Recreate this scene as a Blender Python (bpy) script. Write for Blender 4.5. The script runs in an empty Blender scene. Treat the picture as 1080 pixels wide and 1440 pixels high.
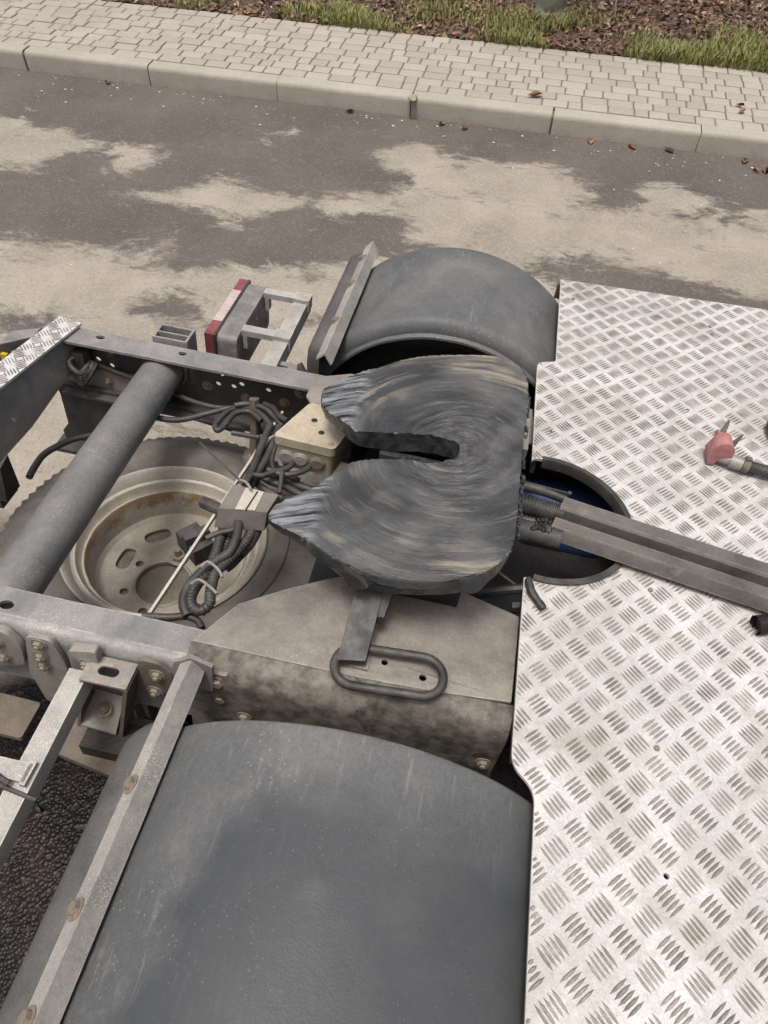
import bpy, bmesh, math, random
import numpy as np
from mathutils import Vector, Matrix, noise
from mathutils.geometry import tessellate_polygon
random.seed(7)
SC = bpy.context.scene
COL = SC.collection
PI = math.pi

# ------------------------------------------------------------------ camera
cd = bpy.data.cameras.new('camera'); cam = bpy.data.objects.new('camera', cd); COL.objects.link(cam)
cd.sensor_fit = 'VERTICAL'; cd.sensor_height = 24.0; cd.lens = 24.0 * 1000 / 1440
cd.clip_start = 0.05; cd.clip_end = 500
CAMW = Vector((0, 0, 2.352))
_r, _d, _f = Vector((0.976452, 0.214755, 0.020528)), Vector((0.182942, -0.773842, -0.606383)), Vector((-0.114339, 0.595859, -0.794908))
_m = Matrix((( _r.x, -_d.x, -_f.x), (_r.y, -_d.y, -_f.y), (_r.z, -_d.z, -_f.z))).to_4x4()
cam.matrix_world = Matrix.Translation(CAMW) @ _m
SC.camera = cam

# ------------------------------------------------------------------ overcast daylight
SUN_EL, SUN_AZ = math.radians(80), math.radians(200)     # the bright part of the sky: nearly overhead
w = bpy.data.worlds.new('World'); SC.world = w; w.use_nodes = True
wn = w.node_tree.nodes; wl = w.node_tree.links; wn.clear()
sky = wn.new('ShaderNodeTexSky'); sky.sky_type = 'NISHITA'; sky.sun_disc = False
sky.sun_elevation = SUN_EL; sky.sun_rotation = SUN_AZ
sky.air_density = 0.7; sky.dust_density = 9.0; sky.ozone_density = 0.3
bg = wn.new('ShaderNodeBackground'); bg.inputs['Strength'].default_value = 0.1
wo = wn.new('ShaderNodeOutputWorld'); wl.new(sky.outputs[0], bg.inputs[0]); wl.new(bg.outputs[0], wo.inputs[0])
sl = bpy.data.lights.new('sun', 'SUN'); sl.energy = 1.5; sl.angle = math.radians(15); sl.color = (1.0, 0.982, 0.945)
sun = bpy.data.objects.new('sun', sl); COL.objects.link(sun)
sd = Vector((math.sin(SUN_AZ) * math.cos(SUN_EL), math.cos(SUN_AZ) * math.cos(SUN_EL), math.sin(SUN_EL)))
sun.rotation_euler = sd.to_track_quat('Z', 'Y').to_euler(); sun.location = (0, 0, 12)
SC.view_settings.view_transform = 'Standard'; SC.view_settings.look = 'None'
SC.view_settings.exposure = 0.68; SC.view_settings.gamma = 1.0; SC.view_settings.use_curve_mapping = False

# ------------------------------------------------------------------ truck frame: x forward, y to its left, z up, z = 0 on the frame rails
K = 1.381                                                 # drawing units of the chassis plan to metres
A3 = Matrix([[0.9981242467353685, -0.02568379717369558, 0.05557275089190525], [0.019833341149708313, 0.9944444362733731, 0.10337747212895243], [-0.05791913895935068, -0.10208136817105035, 0.9930884993869047]])                               # the truck leans a little: the road is cambered
A4 = A3.to_4x4()
def W(p): return CAMW + A3 @ (K * (Vector(p) - Vector((0, 0, 1.05))))
BASE = {}

# ------------------------------------------------------------------ materials
def nt(name):
    m = bpy.data.materials.new(name); m.use_nodes = True
    n = m.node_tree.nodes; n.clear()
    out = n.new('ShaderNodeOutputMaterial'); b = n.new('ShaderNodeBsdfPrincipled')
    m.node_tree.links.new(b.outputs[0], out.inputs[0])
    return m, n, m.node_tree.links, b
def c4(c): return (c[0], c[1], c[2], 1) if not isinstance(c, (int, float)) else (c, c, c, 1)
def N_noise(n, l, vec, scale, detail=6, rough=0.6, dist=0.0):
    t = n.new('ShaderNodeTexNoise'); t.inputs['Scale'].default_value = scale; t.inputs['Detail'].default_value = detail
    t.inputs['Roughness'].default_value = rough; t.inputs['Distortion'].default_value = dist
    l.new(vec, t.inputs['Vector']); return t.outputs['Fac']
def N_ramp(n, l, src, a, b, va=0.0, vb=1.0):
    t = n.new('ShaderNodeMapRange'); t.inputs['From Min'].default_value = a; t.inputs['From Max'].default_value = b
    t.inputs['To Min'].default_value = va; t.inputs['To Max'].default_value = vb
    l.new(src, t.inputs['Value']); return t.outputs['Result']
def N_mix(n, l, fac, a, b, mode='MIX'):
    t = n.new('ShaderNodeMix'); t.data_type = 'RGBA'; t.blend_type = mode
    if isinstance(fac, (int, float)): t.inputs['Factor'].default_value = fac
    else: l.new(fac, t.inputs['Factor'])
    for s, v in (('A', a), ('B', b)):
        i = [q for q in t.inputs if q.name == s and q.type == 'RGBA'][0]
        if isinstance(v, bpy.types.NodeSocket): l.new(v, i)
        else: i.default_value = c4(v)
    return [q for q in t.outputs if q.type == 'RGBA'][0]
def N_math(n, l, op, a, b=None, clamp=False):
    t = n.new('ShaderNodeMath'); t.operation = op; t.use_clamp = clamp
    for i, v in enumerate((a, b)):
        if v is None: continue
        if isinstance(v, bpy.types.NodeSocket): l.new(v, t.inputs[i])
        else: t.inputs[i].default_value = v
    return t.outputs[0]
def N_bump(n, l, h, strength, dist, base=None):
    t = n.new('ShaderNodeBump'); t.inputs['Strength'].default_value = strength; t.inputs['Distance'].default_value = dist
    l.new(h, t.inputs['Height'])
    if base is not None: l.new(base, t.inputs['Normal'])
    return t.outputs[0]
def N_map(n, l, vec, scale=(1, 1, 1), rot=(0, 0, 0)):
    t = n.new('ShaderNodeMapping'); t.inputs['Scale'].default_value = scale; t.inputs['Rotation'].default_value = rot
    l.new(vec, t.inputs['Vector']); return t.outputs[0]

def worn(name, col, col2, rough=(0.45, 0.75), metal=0.0, scale=5, cut=(0.35, 0.65), speck=None, rust=None,
         scratch=None, bump=0.25, bscale=120, smear=None, smear_scale=(1, 1, 1), rand=0.0, grit=0.5, edge=None, mott=None):
    m, n, l, b = nt(name)
    tc = n.new('ShaderNodeTexCoord'); v = tc.outputs['Object']
    f1 = N_ramp(n, l, N_noise(n, l, v, scale, 9, 0.65, 0.3), *cut)
    c = N_mix(n, l, f1, col, col2)
    fine = N_noise(n, l, v, 90, 6, 0.7)
    c = N_mix(n, l, N_ramp(n, l, fine, 0.3, 0.7, 0.0, 0.55), c, N_mix(n, l, 1.0, c, (0.62, 0.6, 0.58), 'MULTIPLY'))
    gr = N_noise(n, l, v, 330, 3, 0.75)
    c = N_mix(n, l, N_ramp(n, l, gr, 0.4, 0.68, 0.0, grit), c, N_mix(n, l, 1.0, c, (0.42, 0.41, 0.4), 'MULTIPLY'))
    if mott:
        c = N_mix(n, l, N_ramp(n, l, N_noise(n, l, v, mott[1], 10, 0.75, 0.5), mott[2], mott[2] + 0.12, 0, mott[3]), c, mott[0])
    if edge:
        bn = n.new('ShaderNodeBevel'); bn.samples = 4; bn.inputs['Radius'].default_value = 0.006
        ge = n.new('ShaderNodeNewGeometry'); dp = n.new('ShaderNodeVectorMath'); dp.operation = 'DOT_PRODUCT'
        l.new(bn.outputs[0], dp.inputs[0]); l.new(ge.outputs['Normal'], dp.inputs[1])
        pe = N_math(n, l, 'MULTIPLY', N_ramp(n, l, dp.outputs['Value'], 0.995, 0.86), N_ramp(n, l, N_noise(n, l, v, 28, 6), 0.38, 0.6))
        c = N_mix(n, l, N_math(n, l, 'MULTIPLY', pe, 0.75), c, edge)
    if smear:
        fs = N_ramp(n, l, N_noise(n, l, N_map(n, l, v, smear_scale), 4, 8, 0.7, 0.6), smear[1], smear[2], 0, smear[3])
        c = N_mix(n, l, fs, c, smear[0])
    if rust:
        fr = N_ramp(n, l, N_noise(n, l, v, rust[1], 10, 0.75), rust[2], rust[2] + 0.07)
        c = N_mix(n, l, fr, c, rust[0])
    if speck:
        vo = n.new('ShaderNodeTexVoronoi'); vo.inputs['Scale'].default_value = speck[1]; l.new(v, vo.inputs['Vector'])
        ms = N_ramp(n, l, vo.outputs['Distance'], speck[2], speck[2] * 0.5)
        ms = N_math(n, l, 'MULTIPLY', ms, N_ramp(n, l, N_noise(n, l, v, 6, 5), 0.48, 0.6))
        c = N_mix(n, l, ms, c, speck[0])
    if scratch:
        vs = N_map(n, l, v, scratch[2], scratch[3])
        fs = N_ramp(n, l, N_noise(n, l, vs, scratch[1], 7, 0.6, 0.15), scratch[4], scratch[4] + 0.1)
        fs = N_math(n, l, 'MULTIPLY', fs, N_ramp(n, l, N_noise(n, l, v, 3.5, 4), 0.42, 0.62, 0, 0.65))
        c = N_mix(n, l, fs, c, scratch[0])
    if rand:
        oi = n.new('ShaderNodeObjectInfo')
        hs = n.new('ShaderNodeHueSaturation'); l.new(c, hs.inputs['Color'])
        l.new(N_ramp(n, l, oi.outputs['Random'], 0, 1, 1 - rand, 1 + rand), hs.inputs['Value']); c = hs.outputs[0]
    l.new(c, b.inputs['Base Color'])
    l.new(N_ramp(n, l, N_noise(n, l, v, scale * 2.3, 6), 0.3, 0.7, *rough), b.inputs['Roughness'])
    b.inputs['Metallic'].default_value = metal
    h = N_math(n, l, 'ADD', N_noise(n, l, v, bscale, 5, 0.6), N_noise(n, l, v, bscale * 0.2, 4))
    l.new(N_bump(n, l, h, bump, 0.004), b.inputs['Normal'])
    return m

DUST = (0.36, 0.33, 0.28)
M = {}
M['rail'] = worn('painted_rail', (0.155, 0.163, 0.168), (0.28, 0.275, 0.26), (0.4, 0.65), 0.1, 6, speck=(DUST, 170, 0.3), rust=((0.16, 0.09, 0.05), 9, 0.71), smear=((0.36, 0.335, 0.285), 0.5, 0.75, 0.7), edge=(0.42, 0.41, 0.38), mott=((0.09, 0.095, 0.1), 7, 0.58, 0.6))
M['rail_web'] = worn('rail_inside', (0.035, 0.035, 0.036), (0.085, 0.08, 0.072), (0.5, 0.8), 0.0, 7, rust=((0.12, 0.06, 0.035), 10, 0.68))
M['tube'] = worn('tube_paint', (0.125, 0.131, 0.134), (0.21, 0.21, 0.2), (0.4, 0.65), 0.1, 5, speck=(DUST, 150, 0.25), rust=((0.17, 0.11, 0.07), 8, 0.72), scratch=((0.3, 0.29, 0.27), 14, (1, 4, 1), (0, 0, 0.5), 0.62))
M['beam'] = worn('galvanised_beam', (0.27, 0.268, 0.25), (0.42, 0.41, 0.375), (0.5, 0.75), 0.1, 9, edge=(0.55, 0.54, 0.5), mott=((0.18, 0.175, 0.155), 10, 0.57, 0.6), speck=((0.6, 0.58, 0.53), 260, 0.35))
M['bracket'] = worn('bracket_steel', (0.2, 0.195, 0.18), (0.33, 0.31, 0.27), (0.5, 0.8), 0.1, 9, rust=((0.2, 0.11, 0.06), 12, 0.62), edge=(0.33, 0.24, 0.17), mott=((0.11, 0.1, 0.085), 9, 0.55, 0.7))
M['rusty'] = worn('rusty_steel', (0.11, 0.09, 0.07), (0.18, 0.155, 0.125), (0.6, 0.9), 0.0, 9, rust=((0.17, 0.075, 0.04), 14, 0.6), bump=0.5)
M['bolt'] = worn('bolt_steel', (0.2, 0.17, 0.13), (0.3, 0.27, 0.22), (0.5, 0.8), 0.2, 30, rust=((0.24, 0.12, 0.06), 40, 0.55))
M['strip'] = worn('bright_strip', (0.42, 0.4, 0.36), (0.6, 0.57, 0.5), (0.4, 0.6), 0.2, 14)
M['mount'] = worn('mounting_plate_paint', (0.145, 0.136, 0.12), (0.27, 0.253, 0.222), (0.5, 0.75), 0.0, 4, (0.38, 0.6), speck=((0.4, 0.37, 0.31), 140, 0.17), smear=((0.1, 0.09, 0.076), 0.5, 0.7, 0.8), edge=(0.46, 0.43, 0.36), bump=0.4)
M['mount_face'] = worn('mounting_plate_face', (0.12, 0.112, 0.098), (0.225, 0.209, 0.18), (0.45, 0.7), 0.0, 5, (0.38, 0.6), speck=((0.36, 0.34, 0.29), 150, 0.17), smear=((0.075, 0.07, 0.061), 0.4, 0.85, 0.6), smear_scale=(.7, .7, 2), edge=(0.42, 0.39, 0.33), bump=0.5)
M['fender'] = worn('mudguard_plastic', (0.2, 0.215, 0.222), (0.33, 0.34, 0.338), (0.45, 0.6), 0.0, 2.0, (0.38, 0.64), speck=((0.5, 0.49, 0.44), 85, 0.19),
                   scratch=((0.34, 0.345, 0.345), 11, (9, 1.1, 1.1), (0, 0, 0.42), 0.57), smear=((0.38, 0.365, 0.325), 0.54, 0.8, 0.6), mott=((0.14, 0.154, 0.163), 2.4, 0.5, 0.75), bump=0.18, bscale=260, grit=0.5)
M['flap'] = worn('dusty_flap', (0.15, 0.155, 0.155), (0.25, 0.248, 0.24), (0.5, 0.7), 0.0, 6, speck=(DUST, 130, 0.2), bump=0.25)
M['rubber'] = worn('black_rubber', (0.018, 0.018, 0.019), (0.048, 0.047, 0.045), (0.45, 0.7), 0.0, 12, speck=(DUST, 300, 0.2), bump=0.2)
M['hose'] = worn('dusty_hose', (0.022, 0.022, 0.0225), (0.068, 0.066, 0.063), (0.45, 0.7), 0.0, 16, bump=0.2)
M['tyre'] = worn('tyre_rubber', (0.085, 0.08, 0.072), (0.15, 0.142, 0.126), (0.6, 0.85), 0.0, 6, smear=((0.22, 0.203, 0.172), 0.5, 0.78, 0.65), bump=0.3)
M['dark'] = worn('greasy_dark', (0.004, 0.004, 0.0045), (0.016, 0.015, 0.0145), (0.4, 0.7), 0.0, 7, bump=0.4)  # near black: grease, with the shade of the openings put into the colour
M['rim'] = worn('rim_paint', (0.33, 0.315, 0.27), (0.47, 0.45, 0.395), (0.35, 0.6), 0.15, 5, rust=((0.17, 0.1, 0.055), 13, 0.655), smear=((0.25, 0.215, 0.16), 0.48, 0.72, 0.75), speck=((0.15, 0.1, 0.06), 60, 0.16), bump=0.2)
M['disc'] = worn('rim_disc', (0.2, 0.185, 0.155), (0.31, 0.292, 0.25), (0.5, 0.75), 0.1, 7, rust=((0.18, 0.12, 0.075), 12, 0.63), speck=((0.46, 0.43, 0.36), 130, 0.25), bump=0.3)
M['box'] = worn('yellowed_plastic', (0.36, 0.32, 0.235), (0.5, 0.455, 0.35), (0.4, 0.65), 0.0, 7, smear=((0.17, 0.14, 0.1), 0.48, 0.7, 0.9), edge=(0.6, 0.56, 0.45), mott=((0.25, 0.21, 0.15), 12, 0.56, 0.7), bump=0.15)
M['clampbox'] = worn('grey_clamp', (0.13, 0.12, 0.11), (0.19, 0.175, 0.155), (0.5, 0.75), 0.0, 10)
M['label'] = worn('pale_label', (0.42, 0.39, 0.33), (0.52, 0.49, 0.42), (0.5, 0.7), 0.0, 14, rust=((0.25, 0.19, 0.11), 16, 0.66))
M['deck'] = worn('checker_plate_aluminium', (0.46, 0.458, 0.444), (0.62, 0.621, 0.615), (0.4, 0.6), 0.1, 3.5, (0.35, 0.6), rust=((0.27, 0.247, 0.21), 26, 0.62), smear=((0.26, 0.24, 0.205), 0.48, 0.78, 0.85), speck=((0.2, 0.18, 0.145), 170, 0.2), mott=((0.3, 0.282, 0.25), 9, 0.56, 0.6), bump=0.25, grit=0.45)
M['tread'] = worn('worn_tread', (0.19, 0.183, 0.168), (0.42, 0.408, 0.38), (0.4, 0.65), 0.1, 14, (0.35, 0.65), smear=((0.15, 0.13, 0.1), 0.5, 0.75, 0.7), bump=0.3)
M['channel'] = worn('channel_steel', (0.085, 0.082, 0.075), (0.165, 0.156, 0.138), (0.42, 0.65), 0.1, 6, rust=((0.2, 0.14, 0.1), 8, 0.7), smear=((0.09, 0.088, 0.082), 0.48, 0.72, 0.8), smear_scale=(0.4, 3, 3), edge=(0.3, 0.285, 0.25), mott=((0.27, 0.245, 0.2), 8, 0.58, 0.6))
M['tank'] = worn('blue_tank', (0.018, 0.045, 0.14), (0.03, 0.07, 0.2), (0.4, 0.6), 0.0, 6)
M['red'] = worn('faded_red_plastic', (0.33, 0.13, 0.12), (0.46, 0.24, 0.225), (0.5, 0.7), 0.0, 20, smear=((0.2, 0.12, 0.1), 0.55, 0.75, 0.7))
M['connector'] = worn('grey_connector', (0.24, 0.235, 0.22), (0.34, 0.33, 0.31), (0.4, 0.6), 0.2, 22)
M['housing'] = worn('lamp_housing', (0.12, 0.12, 0.115), (0.25, 0.243, 0.228), (0.5, 0.75), 0.0, 12)
M['lens_red'] = worn('red_lens', (0.15, 0.022, 0.03), (0.26, 0.09, 0.095), (0.2, 0.4), 0.0, 12)
M['lens_white'] = worn('clear_lens', (0.42, 0.34, 0.33), (0.55, 0.47, 0.45), (0.2, 0.4), 0.0, 12)
M['yellow'] = worn('yellow_plastic', (0.5, 0.35, 0.03), (0.6, 0.43, 0.05), (0.4, 0.6), 0.0, 12)
M['concrete'] = worn('kerb_concrete', (0.33, 0.305, 0.26), (0.4, 0.375, 0.325), (0.75, 0.95), 0.0, 3, smear=((0.19, 0.18, 0.155), 0.55, 0.8, 0.7), bump=0.4, rand=0.06)
M['paver'] = worn('paver_concrete', (0.32, 0.298, 0.258), (0.395, 0.37, 0.325), (0.75, 0.95), 0.0, 2.5, smear=((0.22, 0.205, 0.175), 0.5, 0.8, 0.6), bump=0.4, rand=0.1)
M['joint'] = worn('joint_sand', (0.13, 0.115, 0.09), (0.19, 0.168, 0.135), (0.9, 1.0), 0.0, 8, rust=((0.07, 0.085, 0.035), 5, 0.62))
M['soil'] = worn('verge_soil', (0.06, 0.038, 0.025), (0.12, 0.078, 0.05), (0.9, 1.0), 0.0, 4, bump=0.8)
M['bark'] = worn('mossy_bark', (0.2, 0.2, 0.15), (0.28, 0.28, 0.22), (0.85, 1.0), 0.0, 8, rust=((0.07, 0.1, 0.03), 7, 0.55), bump=0.9, bscale=40)
M['chip'] = worn('pale_chip', (0.5, 0.46, 0.4), (0.62, 0.58, 0.5), (0.8, 1.0), 0.0, 8)
M['leaf'] = worn('fallen_leaf', (0.27, 0.15, 0.085), (0.4, 0.25, 0.15), (0.6, 0.85), 0.0, 14, rand=0.3)
M['moss'] = worn('moss', (0.22, 0.22, 0.15), (0.36, 0.35, 0.28), (0.8, 1.0), 0.0, 14)

def rusty_ring(m, r0, width, col):
    """rust along one circle round the object's axis (the worn edge of a rim well)"""
    n, l = m.node_tree.nodes, m.node_tree.links
    b = [q for q in n if q.type == 'BSDF_PRINCIPLED'][0]; src = b.inputs['Base Color'].links[0].from_socket
    v = n.new('ShaderNodeTexCoord').outputs['Object']; sp = n.new('ShaderNodeSeparateXYZ'); l.new(v, sp.inputs[0])
    r = N_math(n, l, 'SQRT', N_math(n, l, 'ADD', N_math(n, l, 'POWER', sp.outputs[0], 2.0), N_math(n, l, 'POWER', sp.outputs[1], 2.0)))
    r = N_math(n, l, 'ADD', r, N_math(n, l, 'MULTIPLY', N_math(n, l, 'SUBTRACT', N_noise(n, l, v, 22, 6, 0.7), 0.5), width * 3))
    d = N_math(n, l, 'ABSOLUTE', N_math(n, l, 'SUBTRACT', r, r0))
    f = N_math(n, l, 'MULTIPLY', N_ramp(n, l, d, width, width * 0.4), N_ramp(n, l, N_noise(n, l, v, 9, 5), 0.35, 0.55, 0.25, 1.0))
    l.new(N_mix(n, l, f, src, col), b.inputs['Base Color'])
rusty_ring(M['rim'], 0.1915 * K, 0.007, (0.19, 0.125, 0.075))

def damp_stain(m, pts, top):
    """a damp dark stain on the mudguard with a drawn outline; outside it dust and pale splashes"""
    n, l = m.node_tree.nodes, m.node_tree.links
    b = [q for q in n if q.type == 'BSDF_PRINCIPLED'][0]; src = b.inputs['Base Color'].links[0].from_socket
    v = n.new('ShaderNodeTexCoord').outputs['Object']; sp = n.new('ShaderNodeSeparateXYZ'); l.new(v, sp.inputs[0])
    (xa, ya), (xb, yb) = pts
    xe = N_math(n, l, 'ADD', N_math(n, l, 'MULTIPLY', sp.outputs[1], (xb - xa) / (yb - ya)), xa - ya * (xb - xa) / (yb - ya))
    wob = N_math(n, l, 'MULTIPLY', N_math(n, l, 'SUBTRACT', N_noise(n, l, v, 5, 6, 0.6, 0.5), 0.5), 0.22)
    d = N_math(n, l, 'ADD', N_math(n, l, 'SUBTRACT', sp.outputs[0], xe), wob)
    f = N_math(n, l, 'MULTIPLY', N_ramp(n, l, d, -0.02, 0.03), N_ramp(n, l, N_math(n, l, 'ADD', sp.outputs[1], wob), top, top - 0.12))
    spl = N_math(n, l, 'MULTIPLY', N_ramp(n, l, N_noise(n, l, v, 34, 8, 0.75, 0.6), 0.53, 0.64, 0, 0.75), N_ramp(n, l, N_noise(n, l, v, 5, 5), 0.45, 0.6))
    spl = N_math(n, l, 'MULTIPLY', spl, N_ramp(n, l, sp.outputs[1], top - 0.12, top - 0.5))
    dusty = N_mix(n, l, spl, src, (0.42, 0.4, 0.35))
    dark = N_mix(n, l, 0.72, src, (0.085, 0.096, 0.106))
    l.new(N_mix(n, l, f, dusty, dark), b.inputs['Base Color'])
    rs = b.inputs['Roughness'].links[0].from_socket; mx = n.new('ShaderNodeMix'); mx.data_type = 'FLOAT'
    l.new(f, mx.inputs[0]); l.new(rs, mx.inputs[2]); mx.inputs[3].default_value = 0.42; l.new(mx.outputs[0], b.inputs['Roughness'])
M['fender_near'] = M['fender'].copy(); M['fender_near'].name = 'stained_mudguard_plastic'
damp_stain(M['fender_near'], (((-.15 + .05) * K, (.329 - .96) * K), ((-.225 + .05) * K, (.09 - .96) * K)), (.40 - .96) * K)

def grease_material(center):
    m, n, l, b = nt('fifth_wheel_grease')
    tc = n.new('ShaderNodeTexCoord'); v = tc.outputs['Object']
    s = n.new('ShaderNodeVectorMath'); s.operation = 'SUBTRACT'; l.new(v, s.inputs[0]); s.inputs[1].default_value = center
    wob = n.new('ShaderNodeTexNoise'); wob.inputs['Scale'].default_value = 5; l.new(v, wob.inputs['Vector'])
    sp = n.new('ShaderNodeSeparateXYZ'); l.new(s.outputs[0], sp.inputs[0])
    x2 = N_math(n, l, 'POWER', sp.outputs[0], 2.0); y2 = N_math(n, l, 'POWER', sp.outputs[1], 2.0)
    r = N_math(n, l, 'SQRT', N_math(n, l, 'ADD', x2, y2))
    r = N_math(n, l, 'ADD', r, N_math(n, l, 'MULTIPLY', wob.outputs['Fac'], 0.045))
    th = N_math(n, l, 'ARCTAN2', sp.outputs[1], N_math(n, l, 'MULTIPLY', sp.outputs[0], -1.0))
    def polar(rs, ts, scale, detail, rough=0.6):
        cb = n.new('ShaderNodeCombineXYZ')
        l.new(N_math(n, l, 'MULTIPLY', r, rs), cb.inputs[0]); l.new(N_math(n, l, 'MULTIPLY', th, ts), cb.inputs[1])
        return N_noise(n, l, cb.outputs[0], scale, detail, rough, 0.2)
    broad = polar(12, 1.1, 1.0, 3, 0.5); fine = polar(34, 1.5, 1.0, 8, 0.72); hair = polar(120, 2.6, 1.0, 4, 0.7)
    big = N_noise(n, l, v, 4.5, 4, 0.55, 0.6)
    c = N_mix(n, l, N_ramp(n, l, broad, 0.35, 0.65), (0.058, 0.06, 0.06), (0.125, 0.127, 0.123))
    c = N_mix(n, l, N_ramp(n, l, big, 0.4, 0.6), c, N_mix(n, l, 1.0, c, (0.5, 0.52, 0.54), 'MULTIPLY'))
    near = N_ramp(n, l, r, 0.26, 0.12)
    fs = N_math(n, l, 'MULTIPLY', N_ramp(n, l, fine, 0.42, 0.66), N_math(n, l, 'MAXIMUM', near, N_ramp(n, l, N_noise(n, l, v, 6, 4), 0.5, 0.75, 0, 0.7)))
    c = N_mix(n, l, N_math(n, l, 'MULTIPLY', fs, 0.75), c, (0.03, 0.032, 0.033))
    warm = N_math(n, l, 'MULTIPLY', N_ramp(n, l, polar(24, 0.8, 1.0, 7, 0.7), 0.5, 0.66), N_ramp(n, l, N_noise(n, l, v, 3.4, 3), 0.46, 0.6))
    warm = N_math(n, l, 'MULTIPLY', warm, N_ramp(n, l, r, 0.2, 0.32))
    c = N_mix(n, l, N_math(n, l, 'MULTIPLY', warm, 0.85), c, (0.37, 0.33, 0.25))
    c = N_mix(n, l, N_math(n, l, 'MULTIPLY', N_ramp(n, l, polar(80, 1.2, 1.0, 5), 0.56, 0.7, 0, 0.7), N_ramp(n, l, N_noise(n, l, v, 7, 4), 0.42, 0.62)), c, (0.26, 0.263, 0.255))
    # the horns: thick bluish grease combed lengthwise, its pale highlights painted into the colour
    comb = N_noise(n, l, N_map(n, l, v, (5, 60, 5)), 1.0, 5, 0.7, 0.4)
    horn = N_mix(n, l, N_ramp(n, l, comb, 0.4, 0.6), (0.014, 0.016, 0.018), (0.25, 0.265, 0.275))
    hx = N_ramp(n, l, N_math(n, l, 'ADD', sp.outputs[0], N_math(n, l, 'MULTIPLY', N_math(n, l, 'SUBTRACT', wob.outputs['Fac'], 0.5), 0.05)), -0.268, -0.30)
    c = N_mix(n, l, hx, c, horn)
    l.new(c, b.inputs['Base Color'])
    rgh = n.new('ShaderNodeMix'); rgh.data_type = 'FLOAT'; l.new(hx, rgh.inputs[0]); l.new(N_ramp(n, l, big, 0.35, 0.65, 0.42, 0.27), rgh.inputs[2]); rgh.inputs[3].default_value = 0.22
    l.new(rgh.outputs[0], b.inputs['Roughness'])
    b.inputs['Metallic'].default_value = 0.2
    h = N_math(n, l, 'MULTIPLY', N_math(n, l, 'ADD', N_math(n, l, 'MULTIPLY', fine, 1.0), N_math(n, l, 'MULTIPLY', hair, 0.5)), N_ramp(n, l, near, 0, 1, 0.35, 1.3))
    h = N_math(n, l, 'ADD', h, N_math(n, l, 'MULTIPLY', N_noise(n, l, v, 70, 6, 0.7), 0.5))
    l.new(N_bump(n, l, h, 0.8, 0.006), b.inputs['Normal'])
    return m
def wet_grease():
    m, n, l, b = nt('thick_grease')
    v = n.new('ShaderNodeTexCoord').outputs['Object']
    c = N_mix(n, l, N_ramp(n, l, N_noise(n, l, v, 40, 6), 0.35, 0.7), (0.012, 0.013, 0.0145), (0.055, 0.058, 0.061))
    l.new(c, b.inputs['Base Color']); b.inputs['Roughness'].default_value = 0.3
    l.new(N_bump(n, l, N_noise(n, l, v, 55, 6), 0.8, 0.006), b.inputs['Normal'])
    return m
M['grease'] = wet_grease()

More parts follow.
